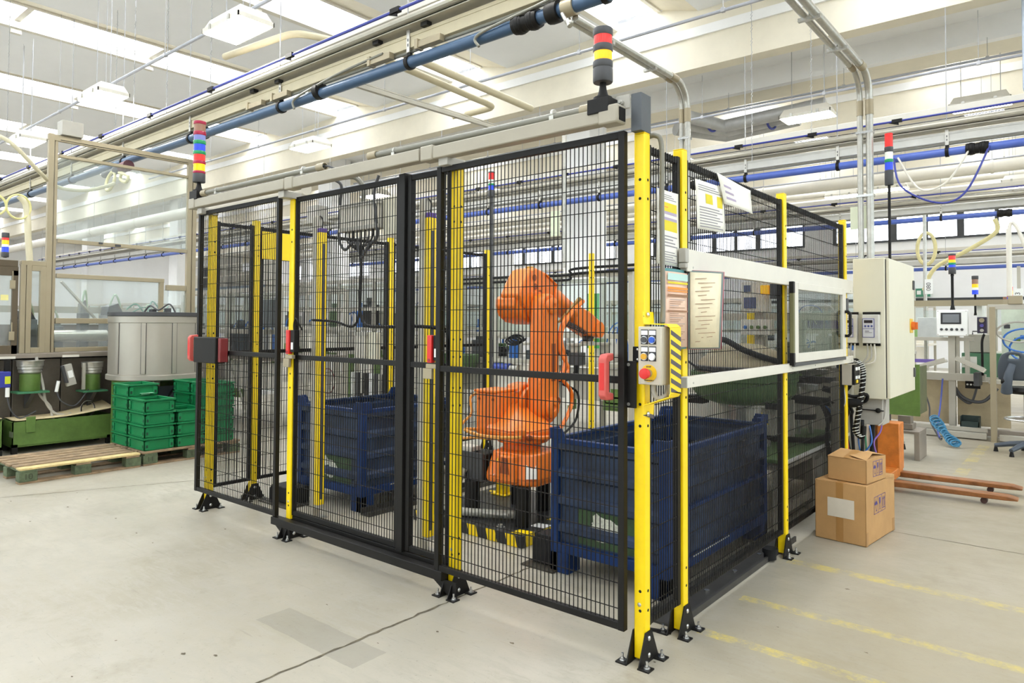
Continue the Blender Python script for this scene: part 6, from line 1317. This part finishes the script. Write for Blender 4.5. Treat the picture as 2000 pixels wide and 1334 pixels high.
part('bowl_cover', B().lathe([(.36, 1.03), (.34, 1.10), (.25, 1.19), (.12, 1.24), (0, 1.25)], (-.62, 2.72, 0), 32), mat('sand_cover', (170, 158, 126), .5, var=.08), bf)
part('cover_band', B().lathe([(.363, 1.04), (.37, 1.05), (.37, 1.075), (.355, 1.08)], (-.62, 2.72, 0), 32), DGY, bf)
part('hose', B().tube(smooth_path([(-.85, 2.6, 1.22), (-.7, 2.5, 1.28), (-.5, 2.45, 1.2), (-.3, 2.6, 1.12), (-.14, 2.9, 1.08)]), .022, 10), RUB, bf)
part('hose', B().tube(smooth_path([(-1.0, 2.5, 1.12), (-.8, 2.35, 1.06), (-.5, 2.3, 1.04), (-.2, 2.5, 1.06)]), .009, 7), RUB, bf)
tr = part('warning_sign', B().prism([(-.47, .66), (-.37, .66), (-.42, .745)], 'y', 2.555, 2.558), YEL, bf, sm=0); part('warning_sign', B().prism([(-.425, .68), (-.415, .68), (-.41, .715), (-.43, .715)], 'y', 2.552, 2.555), BLK, tr, sm=0)
part('side_clamps', B().box(-1.0, -.86, 2.5, 2.62, .78, .84).box(-.34, -.26, 2.4, 2.46, .79, .83), BLK, bf)
b2 = thing('bowl_feeder', 'small green bowl on a steel cylinder beyond the inspection window post', 'feeder', (-.45, 3.55, .475), 'bowl feeders behind the side fence')
part('drive_cylinder', B().lathe([(.115, .64), (.115, .86)], (-.45, 3.55, 0), 28), STL, b2); part('drive_ring', B().lathe([(.12, .60), (.125, .61), (.125, .64), (.115, .645)], (-.45, 3.55, 0), 28), BLK, b2)
for k in range(3): a = 2.1 * k + .5; part('foot', B().cyl((-.45 + .08 * cos(a), 3.55 + .08 * sin(a), .475), (-.45 + .08 * cos(a), 3.55 + .08 * sin(a), .605), .022, n=10), STL, b2)
part('bowl', B().lathe([(.0, .86), (.13, .86), (.17, .90), (.175, 1.0), (.165, 1.0), (.12, .9), (0, .89)], (-.45, 3.55, 0), 28), GRN, b2)
part('hose', B().tube(smooth_path([(-.28, 3.6, .86), (-.15, 3.6, .84), (-.08, 3.6, .9), (-.07, 3.6, 1.0), (-.07, 3.6, 1.1)]), .026, 10), RUB, b2)
# control side of the feeder
cp = thing('panel_column', 'white control panel with screen behind the side mesh, under an orange lens', 'control panel', (-.86, 3.75, .0))
part('panel', B().box(-.99, -.74, 3.62, 3.7, 1.50, 1.78), WHT, cp, bev=.006); part('panel', B().box(-1.0, -.72, 3.62, 3.7, 1.30, 1.44), WHT, cp, bev=.006)
part('screen', B().box(-.965, -.85, 3.612, 3.62, 1.54, 1.64), mat('blue_grey_screen', (84, 96, 130), .2), cp, sm=0); part('screen', B().box(-.96, -.90, 3.612, 3.62, 1.69, 1.75), MATS['blue_grey_screen'], cp, sm=0)
for k in range(4): part('knob', B().cyl((-.95 + k * .06, 3.62, 1.37), (-.95 + k * .06, 3.6, 1.37), .016, n=12), (BLUH, GRN, GRN, GRN)[k], cp)
part('column', B().box(-.9, -.82, 3.7, 3.78, 0, 1.8), ALU, cp); part('lens', B().box(-.77, -.70, 3.5, 3.6, 1.66, 1.74), LENS['amber'], cp, bev=.006); part('lens_base', B().box(-.69, -.63, 3.5, 3.6, 1.62, 1.75), DGY, cp, bev=.004)
gf = thing('guard_frame', 'aluminium guard frame standing behind the bowl feeders', 'frame', (-.8, 4.1, 0))
for x in (-1.6, -.62, -.08): af(gf, (x, 4.1, 0), (x, 4.1, 1.5 if x != -.08 else 1.1), .06)
af(gf, (-1.6, 4.1, 1.47), (-.08, 4.1, 1.47), .05, .07); af(gf, (-1.6, 4.1, .95), (-.08, 4.1, .95), .05); af(gf, (-.078, 3.22, 0), (-.078, 3.22, .95), .09, .06)
part('clear_guard', B().box(-1.58, -.64, 4.1, 4.105, 1.0, 1.44), GLS, gf, sm=0)
yp = one('yellow_bar', B().box(-1.04, -.99, 3.9, 3.95, 0, 1.76), YEL, 'yellow bar between the control panel and the open folder, behind the mesh', 'bar', bev=.003)
for k, (y, z, m) in enumerate(((2.9, .9, STL), (3.0, .95, BLK), (3.15, 1.0, STL), (3.3, .93, DGY), (3.05, 1.06, STL))):
    one('feeder_rail', B().box(-.35 - .1 * (k % 3), -.12, y, y + .07, z, z + .045).box(-.3, -.24, y - .04, y + .1, z - .03, z + .02), m, ['steel part track', 'black part track', 'steel clamp block', 'grey clamp block', 'upper steel part track'][k] + ' beside the big green bowl', 'part track', bev=.003)
for k in range(9):
    y = 3.0 + .09 * k; m = (RUB, RUB, BLUH, RUB, DGY, RUB, RED, RUB, RUB)[k]
    one('loose_cable', B().tube(smooth_path([(-.14 - .02 * (k % 3), y, .82 - .02 * (k % 4)), (-.10, y + .05, .68), (-.12 - .03 * (k % 2), y + .12, .5 + .05 * (k % 3)), (-.1, y + .1, .3), (-.14, y + .2, .12)]), .010 if k % 2 else .014, 7), m,
        ['first', 'second', 'third blue', 'fourth', 'fifth grey', 'sixth', 'seventh red', 'eighth', 'ninth'][k] + ' loose cable behind the last side panel, counted from the inspection window', 'cable', 'loose cables behind the side panel')
one('cable_chain', B().tube(smooth_path([(-.6, 2.9, .50), (-.3, 3.0, .50), (-.2, 3.1, .50), (-.17, 3.6, .50)]), .022, 8), RUB, 'black cable chain lying on the green table edge', 'cable chain')
one('black_hose', B().tube(smooth_path([(-.5, 3.2, .80), (-.2, 3.2, .79), (.0, 3.22, .79), (.1, 3.24, .80)]), .035, 10), RUB, 'thick black hose passing level to the cabinet', 'hose')

def gen_machine(label, x0, x1, y0, y1, zt, zh, seed, col=MACH, mods=14, glassed=True, cat='machine', skirt=True, pz=0):
    """open frame machine: legs, table, skirt panels, guard frame, stations"""
    r = random.Random(seed); t = thing('assembly_machine', label, cat, ((x0 + x1) / 2, (y0 + y1) / 2, 0))
    n = max(2, int((x1 - x0) / .95) + 1)
    for i in range(n):
        x = x0 + (x1 - x0) * i / (n - 1)
        af(t, (x, y0, 0), (x, y0, zh), .055); af(t, (x, y1, 0), (x, y1, zh), .055)
    for z in (zh - .03, zt + .32): af(t, (x0, y0, z), (x1, y0, z), .05, .06); af(t, (x0, y1, z), (x1, y1, z), .05, .06)
    for x in (x0, x1): af(t, (x, y0, zh - .03), (x, y1, zh - .03), .05, .06)
    part('table_top', B().box(x0 - .04, x1 + .04, y0 - .05, y1, zt - .05, zt), col, t, bev=.004)
    if skirt:
        for i in range(n - 1):
            xa = x0 + (x1 - x0) * i / (n - 1) + .03; xb = x0 + (x1 - x0) * (i + 1) / (n - 1) - .03
            part('skirt_panel', B().box(xa, xb, y0 + .0, y0 + .015, max(.1, zt - .45), zt - .07), (col, WHT, GRYP)[i % 3], t, bev=.003)
    if glassed: part('guard_pane', B().box(x0 + .03, x1 - .03, y0, y0 + .005, zt + .36, zh - .08), GLS, t, sm=0)
    for k in range(mods):
        x = r.uniform(x0 + .08, x1 - .25); y = r.uniform(y0 + .02, y1 - .3); w_ = r.uniform(.06, .26); d = r.uniform(.08, .25); h = r.uniform(.06, .42)
        m = r.choice((dk, dk2, GRYP, WHT, DGY, STL, BLK, DGR, ALU)); q = k % 4
        if q == 0: p = part('station', B().box(x, x + w_, y, y + d, zt, zt + h).box(x + w_ * .2, x + w_ * .8, y + d * .2, y + d * .7, zt + h, zt + h * 1.3), m, t, bev=.004)
        elif q == 1: p = part('actuator', B().cyl((x, y, zt), (x, y, zt + h), w_ * .3, n=14).cyl((x, y, zt + h), (x, y, zt + h * 1.4), w_ * .12, n=10), (STL, DGY, BLUH)[k % 3], t)
        elif q == 2: p = part('tubing', B().tube(smooth_path([(x, y, zt), (x + .05, y, zt + h), (x + w_, y + .05, zt + h * 1.3), (x + w_ * 1.6, y + .02, zt + h * .7), (x + w_ * 1.8, y, zt)]), r.uniform(.006, .016), 7), (RUB, GRYP, BLUH, RUB)[k % 4], t)
        else: p = part('valve_block', B().box(x, x + w_ * 1.2, y0 - .03, y0 + .06, zt - .62 + h * .5, zt - .5 + h * .5).box(x + .02, x + w_, y0 - .045, y0 - .03, zt - .59 + h * .5, zt - .54 + h * .5), (STL, DGY, BLK, GRN)[k % 4], t, bev=.003)
    return t
# straight behind the cell
m1 = gen_machine('long assembly machine with aluminium guard frame straight behind the robot', -5.7, -2.6, 4.45, 5.5, .93, 2.02, 21, MACH, 34)
for z in (1.94, 2.0): part('black_tube', B().tube(smooth_path([(-5.4, 4.38, z), (-4.2, 4.38, z), (-3.45, 4.38, z - .01), (-3.35, 4.38, z + .06), (-2.4, 4.38, z + .07)]), .016, 8), RUB, m1)
part('green_panel', B().box(-3.25, -3.08, 4.5, 4.52, 1.1, 1.76), mat('bright_green_panel', (70, 176, 90), .5), m1); part('white_hood', B().prism([(-5.0, 1.55), (-4.45, 1.55), (-4.4, 1.28), (-4.7, 1.18), (-5.0, 1.3)], 'y', 4.6, 4.9), WHT, m1, bev=.006)
part('motor', B().cyl((-4.65, 4.42, .80), (-4.38, 4.42, .80), .07, n=18), mat('royal_blue_enamel', (44, 66, 150), .4), m1); part('motor_flange', B().cyl((-4.38, 4.42, .8), (-4.25, 4.42, .8), .055, n=16), STL, m1)
part('bowl', B().lathe([(.0, .74), (.16, .74), (.3, .80), (.34, .88), (.34, .97), (.32, .97), (.25, .84), (0, .82)], (-5.2, 4.2, 0), 32), DGR, m1); part('bowl_drum', B().lathe([(.13, .0), (.13, .74)], (-5.35, 4.2, 0), 24), WHT, m1)
part('black_coil', B().tube([(-4.35 + .02 * k / 10 + .12 * cos(a), 4.4, 1.15 + .05 * sin(a) + .01 * k / 10) for k, a in enumerate([2 * pi * 3 * i / 60 for i in range(61)])], .013, 7), RUB, m1)
part('dark_hose', B().tube(smooth_path([(-3.7, 4.4, 1.0), (-3.45, 4.36, 1.05), (-3.3, 4.36, .92), (-3.35, 4.36, .76), (-3.6, 4.4, .7)]), .03, 10), RUB, m1)
part('orange_cover', B().box(-3.95, -3.75, 4.36, 4.42, .35, .85), ORT, m1, bev=.004); part('notice_sheet', B().box(-3.5, -3.36, 4.40, 4.402, .4, .72), PAP, m1, sm=0)
one('pole_lamp', B().tube([(-3.80, 3.36, 0), (-3.80, 3.36, 2.84)], .022, 10), DGY, 'dark pole carrying the three-colour stack light behind the mesh', 'pole')
stack_light('red, white and blue stack light on a pole, seen through the sliding gate mesh', -3.80, 3.36, 2.84, 3.13, [('cap', .05), ('red', .27), ('clear', .15), ('rg', .08), ('blue', .18), ('body', .27)], .04, flare=False)
one('white_board', B().box(-3.43, -3.30, 4.0, 4.01, 2.42, 2.72), mat('cream_board', (226, 232, 204)), 'pale upright board hanging on a thin conduit behind the robot', 'sign', bev=.002)
one('thin_conduit', B().cyl((-3.25, 4.02, 2.05), (-3.25, 4.02, 3.6), .028, n=12), STL, 'grey conduit rising behind the robot beside the pale board', 'conduit')
# far left behind the cell
m2 = gen_machine('long white and grey machine seen between the light curtains', -10.8, -6.9, 5.0, 6.2, 1.31, 2.15, 33, MACH, 30)
for k, x in enumerate((-8.55, -8.42, -7.75)): part('green_upright', B().box(x, x + .07, 4.9, 4.97, 0, .85), GRN, m2)
part('hose_coil', B().tube([(-8.95 + .2 * cos(a), 4.85, .36 + .22 * sin(a)) for a in [2 * pi * 4 * i / 80 for i in range(81)]], .008, 6), mat('brown_red_hose', (130, 50, 46), .5), m2)
for k in range(8): part('valve_block', B().box(-8.3 + .12 * k, -8.22 + .12 * k, 4.86, 4.95, .1 + .05 * (k % 3), .55), (WHITE, DGY, STL, BLK)[k % 4], m2, bev=.004)
m3 = gen_machine('grey machine with a dark monitor box beyond the stacked crates', -9.0, -6.4, 2.3, 3.3, .95, 1.85, 45, SKIRT, 16)
part('monitor_box', B().box(-6.75, -6.45, 2.15, 2.3, 1.33, 1.68), mat('slate_box', (96, 102, 104), .5), m3, bev=.006); part('bright_tray', B().box(-6.6, -6.38, 2.1, 2.3, .5, .55), WHITE, m3)
# rows further down the hall, seen over and between the near machines
for i, (x0, x1, y, lb) in enumerate(((-16.5, -12.5, 6.5, 'pale assembly machine beyond the framed enclosure, nearest row'), (-22, -18, 7.2, 'pale assembly machine beyond the framed enclosure, by the first column'), (-28, -24, 7.6, 'pale assembly machine far down the hall between two columns'),
                                     (-12.5, -8.5, 9.5, 'assembly machine in the row behind the light curtains'), (-7.6, -3.6, 10.5, 'assembly machine in the second row behind the robot'), (-3.2, -.9, 10.2, 'assembly machine in the second row behind the folder'),
                                     (-12, -7, 15.5, 'far assembly machine under the windows behind the robot'), (-6, -1.5, 16.5, 'far assembly machine under the windows behind the side fence'), (-20, -15, 14.5, 'far assembly machine past the mezzanine'), (.2, 1.8, 11.2, 'far guard machine behind the touch panel'))):
    gen_machine(lb, x0, x1, y, y + 1.1, .95, 1.75 + .15 * (i % 3), 60 + i, (MACH, WHT, GRYP)[i % 3], 12)
mz = thing('mezzanine', 'blue grey steel mezzanine platform with railings far down the hall', 'platform', (-27, 12, 0))
part('deck_beam', B().box(-31, -23, 11.9, 12.0, 2.55, 2.85), mat('blue_grey_beam', (120, 134, 146), .5), mz); part('deck', B().box(-31, -23, 12, 14, 2.8, 2.86), MACH, mz)
for k in range(9): part('rail_post', B().bar((-31 + k, 11.95, 2.85), (-31 + k, 11.95, 3.75), .05), WHT, mz)
for z in (3.3, 3.75): part('hand_rail', B().bar((-31, 11.95, z), (-23, 11.95, z), .05), WHT, mz)
for k in range(4): part('mezzanine_leg', B().bar((-31 + k * 2.6, 12.2, 0), (-31 + k * 2.6, 12.2, 2.6), .16), WHT, mz)
for k in range(5): part('stored_cabinet', B().box(-30.5 + k * 1.4, -29.6 + k * 1.4, 12.6, 13.2, 2.86, 3.5 + .4 * (k % 3)), (WHT, DGY, GRYP, MACH, WHT)[k], mz, bev=.01)

wc = thing('canister_unit', 'white canisters over grey pneumatic blocks seen through the inspection window', 'machine', (-.6, 4.3, 0))
part('unit_stand', B().box(-.95, -.2, 4.2, 4.5, 0, 1.0), MACH, wc, bev=.004)
for x, z0_, z1_ in ((-.80, 1.36, 1.62), (-.66, 1.34, 1.62)): part('canister', B().box(x, x + .075, 4.2, 4.28, z0_, z1_), WHITE, wc, bev=.008)
part('violet_strip', B().box(-.58, -.30, 4.2, 4.24, 1.36, 1.44), mat('violet_plastic', (120, 100, 180)), wc)
for k in range(9): part('pneumatic_block', B().box(-.88 + .075 * k, -.83 + .075 * k, 4.16, 4.26, 1.0 + .03 * (k % 3), 1.18 + .05 * (k % 4)), (STL, GRYP, DGR, WHT, STL)[k % 5], wc, bev=.003)
for k in range(4): part('loop_tube', B().tube(smooth_path([(-.8 + .12 * k, 4.2, 1.2), (-.76 + .12 * k, 4.16, 1.5 + .03 * k), (-.6 + .12 * k, 4.16, 1.56), (-.5 + .1 * k, 4.2, 1.4)]), .005, 6), (WHITE, BLUH, WHITE, GRYP)[k], wc)
part('dark_cylinder', B().cyl((-.28, 4.2, 1.0), (-.28, 4.2, 1.34), .05, n=14), mat('slate_blue_cylinder', (60, 74, 104), .4), wc)
one('white_screen_panel', B().box(-1.25, -.35, 3.05, 3.08, .476, .80), WHT, 'white sheet panel standing on the green table behind the big bowl', 'panel', bev=.003)
